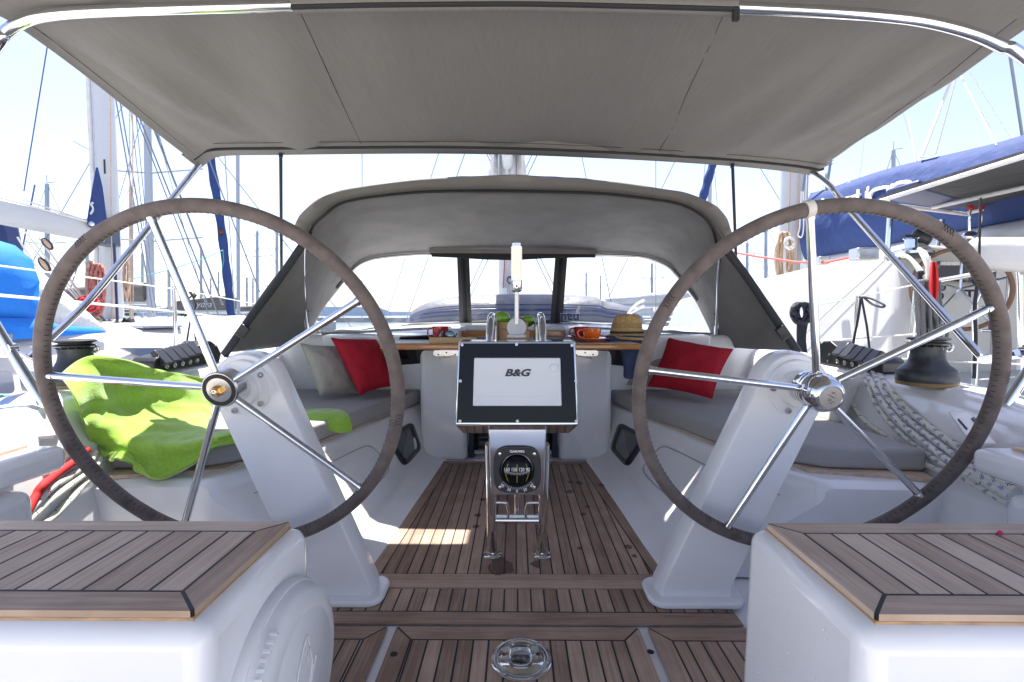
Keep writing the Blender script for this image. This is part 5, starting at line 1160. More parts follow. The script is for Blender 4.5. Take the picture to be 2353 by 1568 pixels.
# ------------------------------------------------------------------ distant yachts
def dist_yacht(px, ytop, d, w, lab, hull=9.5, spread=(), boomc=None, grp='moored yachts in the distance', hx=None, lean=0, hw=1.0, furl=False):
    c = P(px, 725, d); base = V(c.x, d, WZ); top = P(px+lean, ytop, d)
    rt = thing('moored_yacht', lab, 'yacht', base, grp); r = w/2*d/F; zt = top.z
    mb = MB(); L = hull; rows = []
    for k in range(13):
        t = k/12; x = base.x-L/2+L*t+(.8 if hx is None else hx); bw = 1.6*math.sin(math.pi*min(1, (t*.8+.2)))**.6*(1 if t < .8 else max(.06, (1-t)/.2)); sh = 1.15+.25*t
        rows.append([(x, d-bw, WZ+sh), (x, d-bw*.92, WZ+.5), (x, d, WZ-.2), (x, d+bw*.92, WZ+.5), (x, d+bw, WZ+sh), (x, d, WZ+sh+.08)])
    mb.grid(rows, close=True); mb.build('hull', WHITEB, rt, smooth=50)
    mb = MB(); x0 = base.x-L*.12; mb.hexa([(x0-1.6, d-1.0, WZ+1.2), (x0+2.6, d-.8, WZ+1.2), (x0+2.6, d+.8, WZ+1.2), (x0-1.6, d+1.0, WZ+1.2), (x0-1.5, d-.8, WZ+1.65), (x0+1.9, d-.6, WZ+1.55), (x0+1.9, d+.6, WZ+1.55), (x0-1.5, d+.8, WZ+1.65)]); cab = mb.build('cabin', WHITEB, rt, bevel=.08)
    mb = MB(); mb.box((x0+.2, d-.92, WZ+1.42), (2.4, .2, .16)); mb.build('cabin_window', DGLASS, cab, bevel=.04)
    mb = MB(); mb.tube([V(base.x, d, WZ+1.2), V(lerp(base.x, top.x, .6), d, lerp(WZ+1.2, zt, .6)), V(top.x, d, zt)], [r, r*.95, r*.8], 10); mb.tube([V(top.x, d, zt), V(top.x, d, zt+r*4)], r*.15, 5); mb.tube([V(top.x, d, zt+r*.5), V(top.x+r*4, d, zt+r*.9)], r*.2, 5); ms_ = mb.build('mast', ALUD, rt, smooth=80)
    mb = MB()
    for y in spread:
        p = P(px, y, d); s = 1.0*min(1.4, r*14); mb.tube([p-V(s, 0, -.1), p, p+V(s, 0, .1)], r*.25, 6)
    if spread: mb.build('spreader', ALUD, ms_)
    mb = MB()
    for s in (-1, 1): mb.tube([V(top.x, d, zt), V(base.x+s*L*.46+.6, d, WZ+1.3)], .012 if d < 30 else .02, 4)
    for s in (-1, 1): mb.tube([V(top.x, d, lerp(WZ, zt, .9)), V(base.x+s*1.1, d+s*1, WZ+1.2)], .010 if d < 30 else .016, 4)
    mb.build('stay', WIRE, rt)
    bm = boomc if boomc else (BRNC if (px % 3 == 0) else SAILW)
    mb = MB(); z = WZ+2.35; mb.tube([V(base.x, d, z), V(base.x-3.6, d-.1, z-.05)], .07, 8); bo = mb.build('boom', ALU, rt)
    mb = MB(); mb.tube([V(base.x-.1, d, z+.25), V(base.x-1.5, d, z+.22), V(base.x-3.5, d-.1, z+.12)], [.28, .22, .12], 10, flat=.5); mb.build('sail_cover', bm, bo, smooth=70)
    return rt
D_ = [(108, 423, 34, 10, 'distant yacht whose mast stands left of the blue sunshade', (560,)), (200, 515, 40, 7, 'distant yacht with its mast just left of the near white mast', ()), (327, 581, 52, 6, 'distant yacht with slim mast left of the tall double-spreader mast', ()),
      (388, 592, 46, 7, 'distant yacht with mast just left of the steel stanchion', ()), (462, 568, 60, 6, 'distant yacht with thin mast behind the upper wheel spoke', ()), (484, 640, 75, 4, 'very distant yacht, short mast right of the wheel spoke', ()), (502, 626, 70, 4, 'very distant yacht, short mast left of the navy furled sail', ()),
      (567, 638, 62, 5, 'distant yacht with low mast right of the navy furled sail', ()), (581, 640, 72, 4, 'very distant yacht with low thin mast between two taller masts', ()), (591, 532, 42, 7, 'distant yacht with tall mast left of the black strap', (590,)), (636, 526, 44, 7, 'distant yacht whose mast stands right beside the black strap', ()),
      (1347, 628, 70, 4, 'very distant yacht with short mast above the dinghy in the clear window', ()), (1380, 634, 80, 3, 'tiny distant yacht in the clear window right of a slightly taller mast', ()), (1498, 606, 50, 6, 'distant yacht with tallest mast in the right clear window', (640,)),
      (1717, 558, 46, 7, 'distant yacht with mast just right of the right black strap', (585,)), (1760, 524, 40, 8, 'distant yacht with taller mast between the strap and the catamaran mast', ()), (2053, 346, 30, 10, 'distant yacht whose masthead shows over the catamaran sail bag', ()), (1898, 400, 60, 5, 'distant yacht with a thin mast right of the catamaran mast', ())]
for px, yt, d, w, lab, sp in D_: dist_yacht(px, yt, d, w, lab, spread=sp, grp='moored yachts in the distance')
dist_yacht(346, 150, 12.5, 17, 'nearer moored yacht with tall mast, spreaders and tan rope coil at left', hull=11, spread=(398, 555), boomc=BRNC, lean=-10)
dist_yacht(1628, 200, 16, 9, 'moored yacht with a navy furled headsail showing right of our sprayhood', hull=10, boomc=SAILW, lean=6)
# brown covered booms facing across, as separate nearby moored yacht
r1 = dist_yacht(300, 430, 24, 7, 'moored yacht with a long brown boom cover behind the near mast', boomc=BRNC)
dk = bpy.data.objects
mb = MB(); q = [P(405, 692, 22), P(520, 680, 22), P(535, 684, 22), P(540, 712, 22), P(405, 712, 22)]; 
by = thing('moored_yacht', 'moored yacht with long taupe boom cover bearing white script behind the stanchion', 'yacht', P(470, 760, 22), 'moored yachts in the distance')
mb.prism(q[::-1], (0, .3, 0)); bc = mb.build('sail_cover', BRNC, by, bevel=.03)
text('cover_lettering', 'ydra', .42, P(468, 700, 21.95), R(90), SAILW, bc, shear=.35)
mb = MB(); mb.tube([P(405, 716, 22.1), P(545, 716, 22.1)], .09, 8); mb.build('boom', ALU, by)
mb = MB(); mb.tube([P(548, 770, 22), P(546, 300, 22)], .08, 8); mb.build('mast', ALUD, by)
mb = MB(); mb.hexa([P(390, 790, 21), P(570, 790, 21), P(570, 790, 24), P(390, 790, 24), P(385, 752, 21), P(580, 748, 21), P(580, 750, 24), P(385, 752, 24)]); hb = mb.build('hull', WHITEB, by, bevel=.1)
mb = MB(); mb.hexa([P(420, 753, 21.5), P(520, 753, 21.5), P(520, 753, 23), P(420, 753, 23), P(428, 742, 21.6), P(505, 741, 21.6), P(505, 742, 23), P(428, 742, 23)]); mb.build('cabin', WHITEB, by, bevel=.08)
# furled navy headsails
for (a, m_, b, w, d, lab) in (((478, 330), (508, 520), (532, 725), (9, 9, 8), 9.0, 'navy furled headsail on its stay, left of the black strap'), ((1662, 300), (1622, 430), (1604, 500), (8, 9, 9), 12, 'navy furled headsail rising right of our sprayhood')):
    mb = MB(); pl = spline([P(a[0]-(m_[0]-a[0])*1.2, a[1]-(m_[1]-a[1])*1.2, d), P(*a, d), P(*m_, d), P(*b, d)], 14); rs = [(w[1])*d/F*(1+.10*math.sin(i*1.3)) for i in range(len(pl))]
    mb.tube(pl, rs, 10); fs = mb.build('furled_headsail', ROYAL, None, P(*b, d), smooth=60); tag(fs, lab, 'sail', 'furled headsails')
    if d < 10:
        c = P(507, 534, d-.12); mb = MB(); mb.prism([c+V(-.05, 0, -.07), c+V(.06, 0, -.02), c+V(.03, 0, .06), c+V(-.06, 0, .07)], (0, .01, 0)); mb.build('sail_badge', BLK, fs); mb = MB(); mb.prism([c+V(-.03, -.005, 0), c+V(.03, -.005, -.02), c+V(.03, -.005, .02)], (0, .004, 0)); mb.build('red_chevron', CORDR, fs)
# ------------------------------------------------------------------ neighbour yacht at left
NB = thing('neighbour_yacht', 'white neighbouring yacht moored on the left with white boom, mast and bright blue cockpit hood', 'sailing yacht', (-4.1, 3.5, WZ))
rows = []
for d in (0.2, 1.0, 2.0, 3.0, 4.0, 5.0, 6.5, 8, 9.2):
    k = 0 if d < 5 else (d-5)*.22; kz = .02*(d-2)
    rows.append([(x-k*(1 if x > -4.1 else -1), d, z+kz) for x, z in ((-2.40, -2.2), (-2.36, -.62), (-2.37, -.56), (-2.44, -.55), (-2.46, -.58), (-2.86, -.55), (-2.90, -.50), (-2.98, -.22), (-3.04, -.16), (-3.3, -.13), (-4.1, -.09), (-4.9, -.13), (-5.25, -.22), (-5.4, -.55), (-5.8, -.6), (-5.8, -2.2))])
mb = MB(); mb.grid(rows[::-1]); nh = mb.build('hull_and_deck', WHITEB, NB, smooth=50)
mb = MB(); mb.prism([PX(277, 800, -2.93), PX(335, 824, -2.93), PX(360, 845, -2.93), PX(470, 835, -2.93), PX(430, 800, -2.93)][::-1], (-.02, 0, 0)); mb.build('cabin_window', TINT, nh)
mb = MB(); q = [P(292, 777, 4.0), P(395, 777, 4.6), P(420, 783, 4.2), P(330, 785, 3.8)]; mb.prism([V(p.x, p.y, -.108) for p in q], (0, 0, .02)); mb.build('deck_hatch', TINT, nh, bevel=.006)
def rrect(pts, x, n=5):
    c = sum((Vector(p) for p in pts), Vector((0, 0)))/4; out = []
    for i in range(4):
        p = Vector(pts[i]); a = Vector(pts[i-1]); b = Vector(pts[(i+1) % 4])
        for t in range(n+1): u = t/n; out.append(p.lerp(a, .3*(1-u)).lerp(p.lerp(b, .3*u), u))
    return [PX(q.x, q.y, x) for q in out]
for q in ([(-20, 852), (28, 852), (36, 905), (-20, 905)], [(52, 858), (88, 852), (90, 900), (60, 902)]):
    mb = MB(); mb.prism(rrect(q, -2.345)[::-1], (-.02, 0, 0)); mb.build('hull_window', TINT, nh, smooth=0)
mb = MB(); mb.tube([PX(3, 913, -2.33), PX(62, 917, -2.33)], .012, 8); mb.build('mooring_line', TEAL, nh)
# mast, boom
mb = MB(); c = P(262, 750, 4.85); mb.lathe([(.088, -.25), (.088, 14)], V(c.x, c.y, 0), n=28, sx=1.0); nm = mb.build('mast', ALU, NB, smooth=70)
mb = MB(); mb.tube([V(c.x-.085, c.y-.07, -.15), V(c.x-.085, c.y-.07, 1.6)], .02, 8); mb.tube([V(c.x-.085, c.y-.07, 1.6), V(c.x-.08, c.y-.08, 14)], .02, 8); mb.build('furling_slot', SAILW, nm)
mb = MB(); mb.prism([V(c.x+.04, c.y-.082, 1.42), V(c.x+.052, c.y-.082, 1.42), V(c.x+.052, c.y-.082, 1.56), V(c.x+.04, c.y-.082, 1.56)], (0, .01, 0)); mb.build('halyard_slot', BLK, nm)
bo0 = P(222, 530, 4.55); bo1 = P(-60, 470, 3.35); bo1 = V(-4.08, 3.0, .82); bo0 = V(-4.08, 4.62, .80)
mb = MB(); u = (bo1-bo0); ring = []
for t in (0, 1):
    p = bo0.lerp(bo1+V(0, -1.5, .02), t); ring.append([p+V(x, 0, z) for x, z in ((-.05, -.085), (.05, -.085), (.065, -.06), (.07, .04), (.065, .08), (.04, .10), (-.04, .10), (-.065, .08), (-.07, .04), (-.065, -.06))])
mb.grid(ring, close=True); mb.add(ring[0], [tuple(range(10))]); bm = mb.build('boom', ALU, NB, smooth=40)
mb = MB(); mb.box(bo0+V(0, .09, 0), (.13, .18, .22)); mb.box(bo0+V(0, .12, .12), (.05, .10, .10)); mb.build('gooseneck', pm('slate_casting', (.06, .08, .12), .4), bm, bevel=.015)
mb = MB()
mb.tube([PX(232, 518, -4.0), PX(0, 455, -4.0)], .008, 6); mb.tube([PX(232, 518, -4.02), PX(30, 452, -4.02), PX(0, 432, -4.02)], .007, 6); mb.build('outhaul_line', WIREW, bm)
mb = MB(); q = [PX(225, 385, -3.98), PX(210, 470, -3.98), PX(204, 510, -3.98), PX(210, 522, -3.98), PX(246, 535, -3.98), PX(245, 500, -3.98), PX(236, 430, -3.98)]
mb.prism(q, (-.02, 0, 0)); sc = mb.build('sail_clew', ROYAL, NB, smooth=0)
mb = MB(); mb.lathe([(.022, 0), (.022, .01), (.012, .012), (0, .012)], PX(211, 515, -3.97), (.4, -1, 0), 16); mb.build('eyelet', SSB, sc)
mb = MB(); mb.tube(spline([PX(214, 466, -3.965), PX(209, 470, -3.965), PX(213, 476, -3.965), PX(213, 484, -3.965), PX(208, 492, -3.965)], 5), .010, 6, flat=.4); mb.build('sail_number', SAILW, sc)
# vang tackle and its blocks, halyards and coils
mb = MB()
for a, b in (((40, 545), (96, 635)), ((90, 548), (200, 700)), ((62, 555), (180, 690)), ((55, 530), (215, 725)), ((100, 560), (215, 715))): mb.tube([PX(*a, -4.0), PX(*b, -4.0)], .007, 6)
mb.build('tackle_line', WIREW, bm)
for a, b in (((92, 595), (112, 622)), ((100, 550), (118, 572)), ((215, 722), (240, 742))):
    mb = MB(); p = PX(*a, -3.98); q = PX(*b, -3.98); mb.ell((p+q)/2, (.03, .03, (p-q).length*.62), 14, 10, 0, (q-p).to_track_quat('Z', 'Y').to_matrix()); bb = mb.build('tackle_block', BLK, bm)
    mb = MB(); mb.ell((p+q)/2+V(.02, -.025, 0), (.015, .015, (p-q).length*.5), 10, 8, 0, (q-p).to_track_quat('Z', 'Y').to_matrix()); mb.build('sheave_cheek', CORDT, bb)
mb = MB()
for x0, x1, m in ((250, 258, 0), (296, 300, 0), (304, 306, 0)): mb.tube([P(x0, -100, 4.6), P(x1, 742, 4.6)], .0045, 6)
mb.build('halyard', CORDT, NB)
mb = MB(); mb.tube([P(262, 560, 4.58), P(270, 745, 4.58)], .012, 6); mb.build('halyard', NAVP, NB)
random.seed(11)
def coil(px, py, w, h, d, mat, parent, n=9, r=.008, name='rope_coil'):
    mb = MB()
    for k in range(n):
        a = random.uniform(.6, 1); b = random.uniform(.75, 1); ox = random.uniform(-.2, .2)*w; oy = (1-b)*h*.5
        pts = [P(px+ox+math.cos(t)*w/2*a, py-oy+math.sin(t)*h/2*b, d+random.uniform(-.05, .05)) for t in [j*2*math.pi/14 for j in range(14)]]
        mb.tube(spline(pts, 3, closed=True), r, 6, closed=True)
    return mb.build(name, mat, parent, smooth=80)
coil(224, 668, 30, 120, 4.3, CORDP, NB, 16, .011)
coil(206, 655, 18, 110, 4.35, CORDT, NB, 7, .009)
coil(290, 640, 12, 120, 4.5, CORDT, NB, 6, .008)
coil(195, 700, 50, 34, 3.6, CORDR, NB, 2, .013)
coil(372, 758, 110, 24, 4.5, CORDT, NB, 16, .011)
mb = MB()
for px, py in ((246, 742), (262, 745), (276, 745), (292, 738), (300, 740), (232, 744)):
    p = P(px, py, 4.4); mb.lathe([(.035, -.02), (.02, -.01), (.02, .01), (.035, .02)], p, (1, .2, 0), 14)
mb.build('turning_block', BLK, NB)
# bright blue cockpit hood
rows = []
for t in [k/8 for k in range(9)]:
    d0 = lerp(2.95, 1.8, t)
    row = []
    for (x, z) in ((-3.05, -.13), (-3.02, .05), (-3.0, .22), (-3.04, .36), (-3.14, .45), (-3.4, .53), (-4.1, .58), (-4.8, .53), (-5.15, .36), (-5.2, -.1)):
        dd = d0+(.0 if z > 0 else .10)*(1-t); zz = z*(.8+.2*math.sin(math.pi*min(1, t+.3))); row.append((x, dd, zz))
    rows.append(row)
mb = MB(); mb.grid(rows); hd = mb.build('cockpit_hood', SKYB, NB, smooth=60, solid=.01)
fr = []
for (x, z) in ((-3.05, .35), (-3.02, .1), (-3.05, -.12)): fr.append([V(x, 2.95, z*.95), V(x-.02, 3.25, z*.45-.05), V(x-.05, 3.5, min(z, -.03)-.07)])
mb = MB(); mb.grid(fr); mb.build('hood_window', SAILW, hd, smooth=80, solid=.004)
mb = MB(); mb.grid([[V(-3.0, 2.3, .0), V(-3.0, 2.9, -.02), V(-3.0, 3.1, -.07), V(-3.0, 3.35, -.09)], [V(-2.99, 2.3, -.14), V(-2.98, 2.9, -.145), V(-2.98, 3.1, -.135), V(-2.98, 3.4, -.125)]]); mb.build('hood_skirt', SKYB, hd, solid=.008)
mb = MB(); mb.prism([PX(-30, 768, -2.96), PX(29, 768, -2.96), PX(29, 790, -2.96), PX(-30, 790, -2.96)][::-1], (-.02, 0, 0)); mb.build('name_patch', pm('grey_patch', (.25, .25, .25), .7), hd)
# lifelines and stanchions
def nln(pts, r, mat, x=-2.46):
    mb = MB(); mb.tube([PX(a, b, x) for a, b in pts], r, 8); return mb
nln([(-60, 604), (0, 611), (407, 665), (576, 697), (640, 709)], .0045, None).build('lifeline', WIREW, NB)
nln([(-60, 675), (0, 679), (205, 697), (400, 716), (504, 729), (560, 738)], .0075, None).build('lifeline', WIREW, NB)
mb = MB(); a = PX(399, 658, -2.46); mb.tube([a, V(a.x, a.y, -.55)], .0135, 12); mb.build('stanchion', SS, NB, smooth=80)
mb = MB(); q = [PX(a, b, -2.44) for a, b in ((447, 674), (432, 690), (430, 706), (440, 716), (450, 706), (446, 690), (440, 676))]; mb.tube(spline(q, 5), .006, 7)
mb.tube([PX(441, 712, -2.44), PX(427, 800, -2.44), PX(425, 830, -2.44)], .006, 7); mb.tube([PX(441, 712, -2.44), PX(452, 800, -2.44)], .006, 7); mb.tube([PX(436, 672, -2.44), PX(447, 684, -2.44), PX(450, 678, -2.44)], .009, 7); mb.build('lashing_cord', CORDB, NB)
mb = MB()
for a, b, r in (((388, 440), (503, 727), .010), ((325, 300), (480, 706), .008), ((410, 440), (512, 700), .014), ((308, 420), (360, 720), .008), ((296, 400), (352, 720), .008), ((520, 470), (597, 672), .009), ((363, 305), (400, 420), .006), ((522, 440), (540, 720), .006), ((300, 250), (330, 520), .005), ((313, 270), (345, 600), .005)):
    d = 6.5; mb.tube([P(*a, d)+(P(*a, d)-P(*b, d))*1.2, P(*b, d)], r, 5)
mb.build('shroud', WIRE, NB)
mb = MB()
for a, b, r in (((110, 100), (55, 440), .006), ((34, 640), (65, 560), .0), ((200, 545), (150, 700), .006), ((60, 530), (35, 660), .008)):
    if r: mb.tube([P(*a, 5.2)+(P(*a, 5.2)-P(*b, 5.2))*.8, P(*b, 5.2)], r, 5)
mb.build('blue_halyard', WIREB, NB)
mb = MB(); mb.tube([P(285, 646, 6.4), P(400, 618, 7), P(480, 590, 8), P(512, 575, 8.8)], .008, 5); mb.tube([P(512, 575, 8.8), P(514, 600, 8.8), P(510, 620, 8.8)], .010, 5); mb.build('teal_line', TEAL, NB)
for k, (px, ptop, y2) in enumerate(((158, 305, 0),)):
    mb = MB(); mb.tube([P(170, 325, 7), P(222, 352, 6.6)], .012, 6); mb.build('spreader', ALUD, NB)
# dark sail cover at the far left edge
mb = MB(); q = [P(-60, 480, 6), P(0, 510, 6), P(10, 560, 6), P(18, 600, 6), P(-60, 620, 6)]; mb.prism(q[::-1], (0, .25, 0)); tag(mb.build('folded_sail', NAVP, None, P(0, 600, 6), bevel=.05), 'dark navy folded sail at the left edge above the bright blue hood', 'sail')
# ------------------------------------------------------------------ catamaran at right
CT_ = thing('catamaran', 'large white catamaran moored on the right with dark sunshade, helm station and steel rails', 'catamaran', (4.2, 4.5, WZ))
rows = []
for d in (0.4, 1.5, 2.5, 3.5, 5, 7, 9, 11):
    k = 0 if d < 7 else (d-7)*.15
    rows.append([(x+k, d, z) for x, z in ((2.62, -2.2), (2.55, -.72), (2.57, -.66), (2.62, -.62), (6.5, -.60), (9, -2))])
mb = MB(); mb.grid(rows); ch = mb.build('hull', WHITEB, CT_, smooth=40)
mb = MB(); mb.hexa([(3.0, 3.70, -.65), (3.40, 3.78, -.65), (6.5, 9, -.65), (3.05, 10, -.65), (3.12, 3.78, .60), (3.42, 3.86, .61), (6.5, 8.9, .50), (3.22, 9.5, .32)]); hs = mb.build('coachroof', WHITEB, CT_, bevel=.13, seg=6)
mb = MB(); mb.tube(spline([V(3.02, 5.0, -.25), V(3.05, 4.6, .05), V(3.08, 4.2, .32), V(3.10, 3.95, .5)], 8), .006, 6, flat=.4); mb.build('styling_line', pm('pale_grey_line', (.45, .46, .5), .5), hs)
mb = MB(); mb.hexa([(3.35, 4.02, -.65), (4.9, 4.4, -.65), (4.9, 4.8, -.65), (3.35, 4.5, -.65), (3.45, 4.10, .62), (4.8, 4.5, .60), (4.8, 4.9, .60), (3.45, 4.6, .62)]); hc_ = mb.build('helm_console', CREAM, CT_, bevel=.05, seg=4)
def onc(px, py, o=0): return RP(px, py, V(3.45, 4.06-o, 0), V(.245, -1, .063).normalized())
for q, mat, nm in (([(2138, 600), (2232, 604), (2230, 648), (2140, 645)], BLK, 'instrument_panel'), ([(2236, 612), (2290, 618), (2288, 655), (2238, 650)], BLK, 'instrument_panel'), ([(2110, 745), (2150, 745), (2150, 775), (2110, 775)], GREEN, 'console_door')):
    mb = MB(); mb.prism([onc(*p, .05) for p in q][::-1], (0, .02, 0)); ip = mb.build(nm, mat, hc_)
mb = MB()
for px, py in ((2148, 612), (2248, 632), (2215, 640)): mb.lathe([(.035, 0), (.035, .012), (.02, .02), (0, .02)], onc(px, py, .07), (.245, -1, 0), 20)
for px, py, r in ((2140, 660, .034), (2164, 660, .034), (2137, 681, .028), (2160, 681, .028)): mb.lathe([(r, 0), (r, .012), (r*.8, .014), (r*.75, .008), (0, .008)], onc(px, py, .06), (.245, -1, 0), 20)
mb.build('gauge', pm('gauge_black', (.03, .032, .035), .3, coat=.6), hc_)
mb = MB(); 
for k in range(7): mb.box(onc(2164+k*6.5, 606, .075), (.012, .012, .03))
mb.build('switch', WHT, hc_)
mb = MB()
for px in (2228, 2252): mb.tube([onc(px-10, 668, .08), onc(px+10, 668, .08)], .009, 8); mb.tube([onc(px, 668, .08), onc(px, 684, .05)], .009, 8)
mb.build('pull_handle', BLK, hc_)
mb = MB(); mb.prism([onc(2125, 690, .055), onc(2153, 692, .055), onc(2152, 725, .055), onc(2123, 722, .055)][::-1], (0, .01, 0)); mb.build('notice_plate', pm('grey_plate', (.35, .36, .38), .5), hc_)
# its wheel
c = P(2207, 664, 3.62); n = V(-.32, -1, .12).normalized(); u = n.cross(V(0, 0, 1)).normalized(); w = u.cross(n)
mb = MB(); mb.tube([c+u*.31*math.cos(a)+w*.31*math.sin(a) for a in [2*math.pi*k/64 for k in range(64)]], .016, 10, closed=True); cw = mb.build('helm_wheel', pm('tan_leather', (.22, .12, .07), .6), CT_, smooth=80)
mb = MB()
for k in range(5): a = R(20+72*k); mb.tube([c, c+u*.31*math.cos(a)+w*.31*math.sin(a)], .008, 8)
mb.build('spoke', SS, cw)
# throttle levers
mb = MB(); c = P(2228, 545, 4.2)
mb.ell(c+V(0, 0, 0), (.07, .05, .055), 16, 10); mb.tube([c, c+V(-.03, -.02, .14), c+V(-.02, -.02, .24)], .008, 8); mb.tube([c+V(.07, 0, 0), c+V(.075, -.02, .14), c+V(.07, -.02, .24)], .008, 8); tl = mb.build('throttle', SS, CT_)
for dx in (-.02, .07):
    mb = MB(); mb.ell(c+V(dx, -.02, .25), (.025, .02, .022), 12, 8); mb.build('throttle_knob', CORDR, tl)
mb = MB(); mb.ell(P(2118, 545, 4.0), (.08, .06, .09), 16, 10); mb.build('compass_binnacle', BLK, CT_)
# seat
mb = MB(); mb.hexa([P(2216, 618, 3.0), P(2420, 628, 2.7), P(2420, 628, 3.0), P(2216, 622, 3.25), P(2222, 545, 3.0), P(2420, 545, 2.7), P(2420, 548, 3.0), P(2225, 548, 3.25)]); mb.build('helm_seat_back', VINW, CT_, bevel=.06, seg=5)
# saloon doors
mb = MB(); mb.prism([P(2070, 640, 5.2), P(2420, 640, 5.2), P(2420, 862, 5.2), P(2070, 862, 5.2)][::-1], (0, .05, 0)); sd_ = mb.build('saloon_door', GREEN, CT_)
mb = MB(); mb.box(P(2190, 745, 4.7), (.75, .3, 1.0), None); mb.build('helm_pedestal_side', WHITEB, CT_, bevel=.04)
mb = MB(); mb.hexa([V(3.0, 3.3, -.62), V(7, 3.3, -.62), V(7, 5, -.62), V(3.0, 5, -.62), V(3.0, 3.3, -.50), V(7, 3.3, -.50), V(7, 5, -.50), V(3.0, 5, -.50)]); mb.build('aft_deck_step', WHITEB, CT_, bevel=.04)
# rails
def rail(pts, d, r=.016):
    mb = MB(); mb.tube(spline([P(a, b, dd) for a, b, dd in pts], 7), r, 12); return mb
rail([(2105, 652, 3.3), (2180, 641, 3.2), (2250, 628, 3.1), (2310, 614, 3.0), (2334, 618, 2.98), (2342, 632, 2.97), (2344, 720, 2.97), (2344, 850, 2.97)], 0, .017).build('push_rail', SS, CT_, smooth=80)
for a, b, d, r in (((2105, 668), (2088, 850), 3.3, .016), ((2240, 700), (2240, 900), 3.1, .016), ((2288, 640), (2282, 830), 3.6, .02), ((2318, 640), (2305, 810), 3.6, .012), ((2270, 628), (2230, 720), 3.4, .014), ((2255, 760), (2300, 762), 3.4, .01)):
    mb = MB(); mb.tube([P(*a, d), P(*b, d)], r, 12); mb.build('rail_post', SS, CT_, smooth=80)
mb = MB(); mb.tube(spline([P(2262, 632, 2.95), P(2278, 640, 2.95), P(2285, 680, 2.95), P(2280, 758, 2.95)], 6), .018, 8); mb.ell(P(2252, 640, 2.95), (.05, .04, .05), 12, 8); mb.tube(spline([P(2248, 645, 2.95), P(2240, 700, 2.95), P(2242, 780, 2.95), P(2238, 870, 2.95)], 6), .010, 8); mb.build('tied_cord', CORDB, CT_)
# sunshade
mb = MB(); mb.prism([(3.05, 2.3, .96), (3.0, 3.95, .965), (5.1, 4.75, .97), (7.2, 4.8, .97), (7.2, 2.3, .97)], (0, 0, .02)); sh = mb.build('sunshade', GREYC, CT_)
mb = MB(); mb.hexa([(3.0, 3.9, .93), (3.9, 4.3, .93), (3.9, 4.1, .96), (3.02, 3.6, .96), (3.0, 3.9, 1.02), (3.9, 4.3, 1.0), (3.9, 4.1, 1.02), (3.02, 3.6, 1.02)]); mb.build('rolled_side', NAVP, sh, bevel=.02)
mb = MB()
for a, b in (((3.02, 2.3, .94), (3.0, 3.95, .94)), ((3.0, 3.95, .92), (5.1, 4.75, .92)), ((5.1, 4.75, .92), (7, 4.8, .92)), ((3.6, 4.15, .93), (3.9, 2.3, .93)), ((4.1, 4.35, .93), (4.5, 2.3, .93)), ((4.6, 4.55, .93), (5.3, 2.3, .93))): mb.tube([a, b], .017, 10)
mb.build('shade_frame', SAILW, sh)
mb = MB()
for k in range(16): y = 2.5+k*.09; mb.tube([(3.03, y, .945), (3.10, y+.03, .975)], .005, 5)
mb.build('lacing', WIREW, sh)
for a, b, d in (((2045, 495), (2038, 600), 3.9), ((2165, 505), (2150, 600), 4.4), ((2372, 505), (2360, 600), 4.6)):
    mb = MB(); mb.tube([P(*a, d), P(*b, d)], .02, 10); mb.build('shade_post', SS, sh)
mb = MB(); mb.tube([P(2253, 455, 2.9), P(2250, 600, 2.9)], .009, 8, flat=.4); mb.tube([P(2322, 512, 4.5), P(2304, 548, 4.5)], .02, 6); mb.build('shade_strap', BLKM, sh)
# mast, boom and sail bag
c = P(1815, 640, 7.3); mb = MB(); mb.lathe([(.125, .2), (.125, 14)], V(c.x, c.y, 0), n=24, sx=1.4); cm = mb.build('mast', ALU, CT_, smooth=70)
mb = MB()
for dx in (-.02, -.16, .10): mb.tube([V(c.x+dx, c.y-.2, .4), V(c.x+dx, c.y-.2, 9)], .012, 6)
mb.build('halyard', CORDT, CT_)
coil(1802, 600, 34, 130, 6.6, CORDT, CT_, 10, .016); coil(1812, 560, 22, 26, 6.4, WIREW, CT_, 5, .016)
mb = MB(); b0, b1 = V(4.25, 6.9, .70), V(4.25, 2.0, .66); mb.tube([b0, b1], .125, 24); cb2 = mb.build('boom', ALU, CT_, smooth=70)
rows = []
for k in range(30):
    d = lerp(6.85, 2.0, k/29); t = k/29; zt_ = lerp(1.76, 1.50, (6.85-d)/2.97); zb = .80; row = []
    for j in range(9):
        v = j/8; z = lerp(zb, zt_, v); wdt = .17*math.sin(math.pi*min(1, v*.85+.12))+.02; x = 4.25-wdt; row.append(V(x+.018*noise.noise(V(d*3, z*4, 0))+.01*math.sin(d*9)*(1-v), d, z+(.02*math.sin(d*2.6) if v > .8 else 0)))
    row += [V(4.25*2-p.x, p.y, p.z) for p in row[::-1]]
    rows.append(row)
mb = MB(); mb.grid(rows, close=True); mb.add(rows[0], [tuple(range(len(rows[0])))]); sb = mb.build('sail_bag', ROYAL, CT_, smooth=70)
def bp(x, y):
    xx = 4.06
    for _ in range(8):
        p = PX(1816.5+x*.1441, 395.3+y*.1441, xx); zt_ = lerp(1.76, 1.50, (6.85-p.y)/2.97); v = min(1, max(0, (p.z-.80)/(zt_-.80))); xx = 4.25-(.17*math.sin(math.pi*min(1, v*.85+.12))+.02)-.022
    return PX(1816.5+x*.1441, 395.3+y*.1441, xx)
mb = MB()
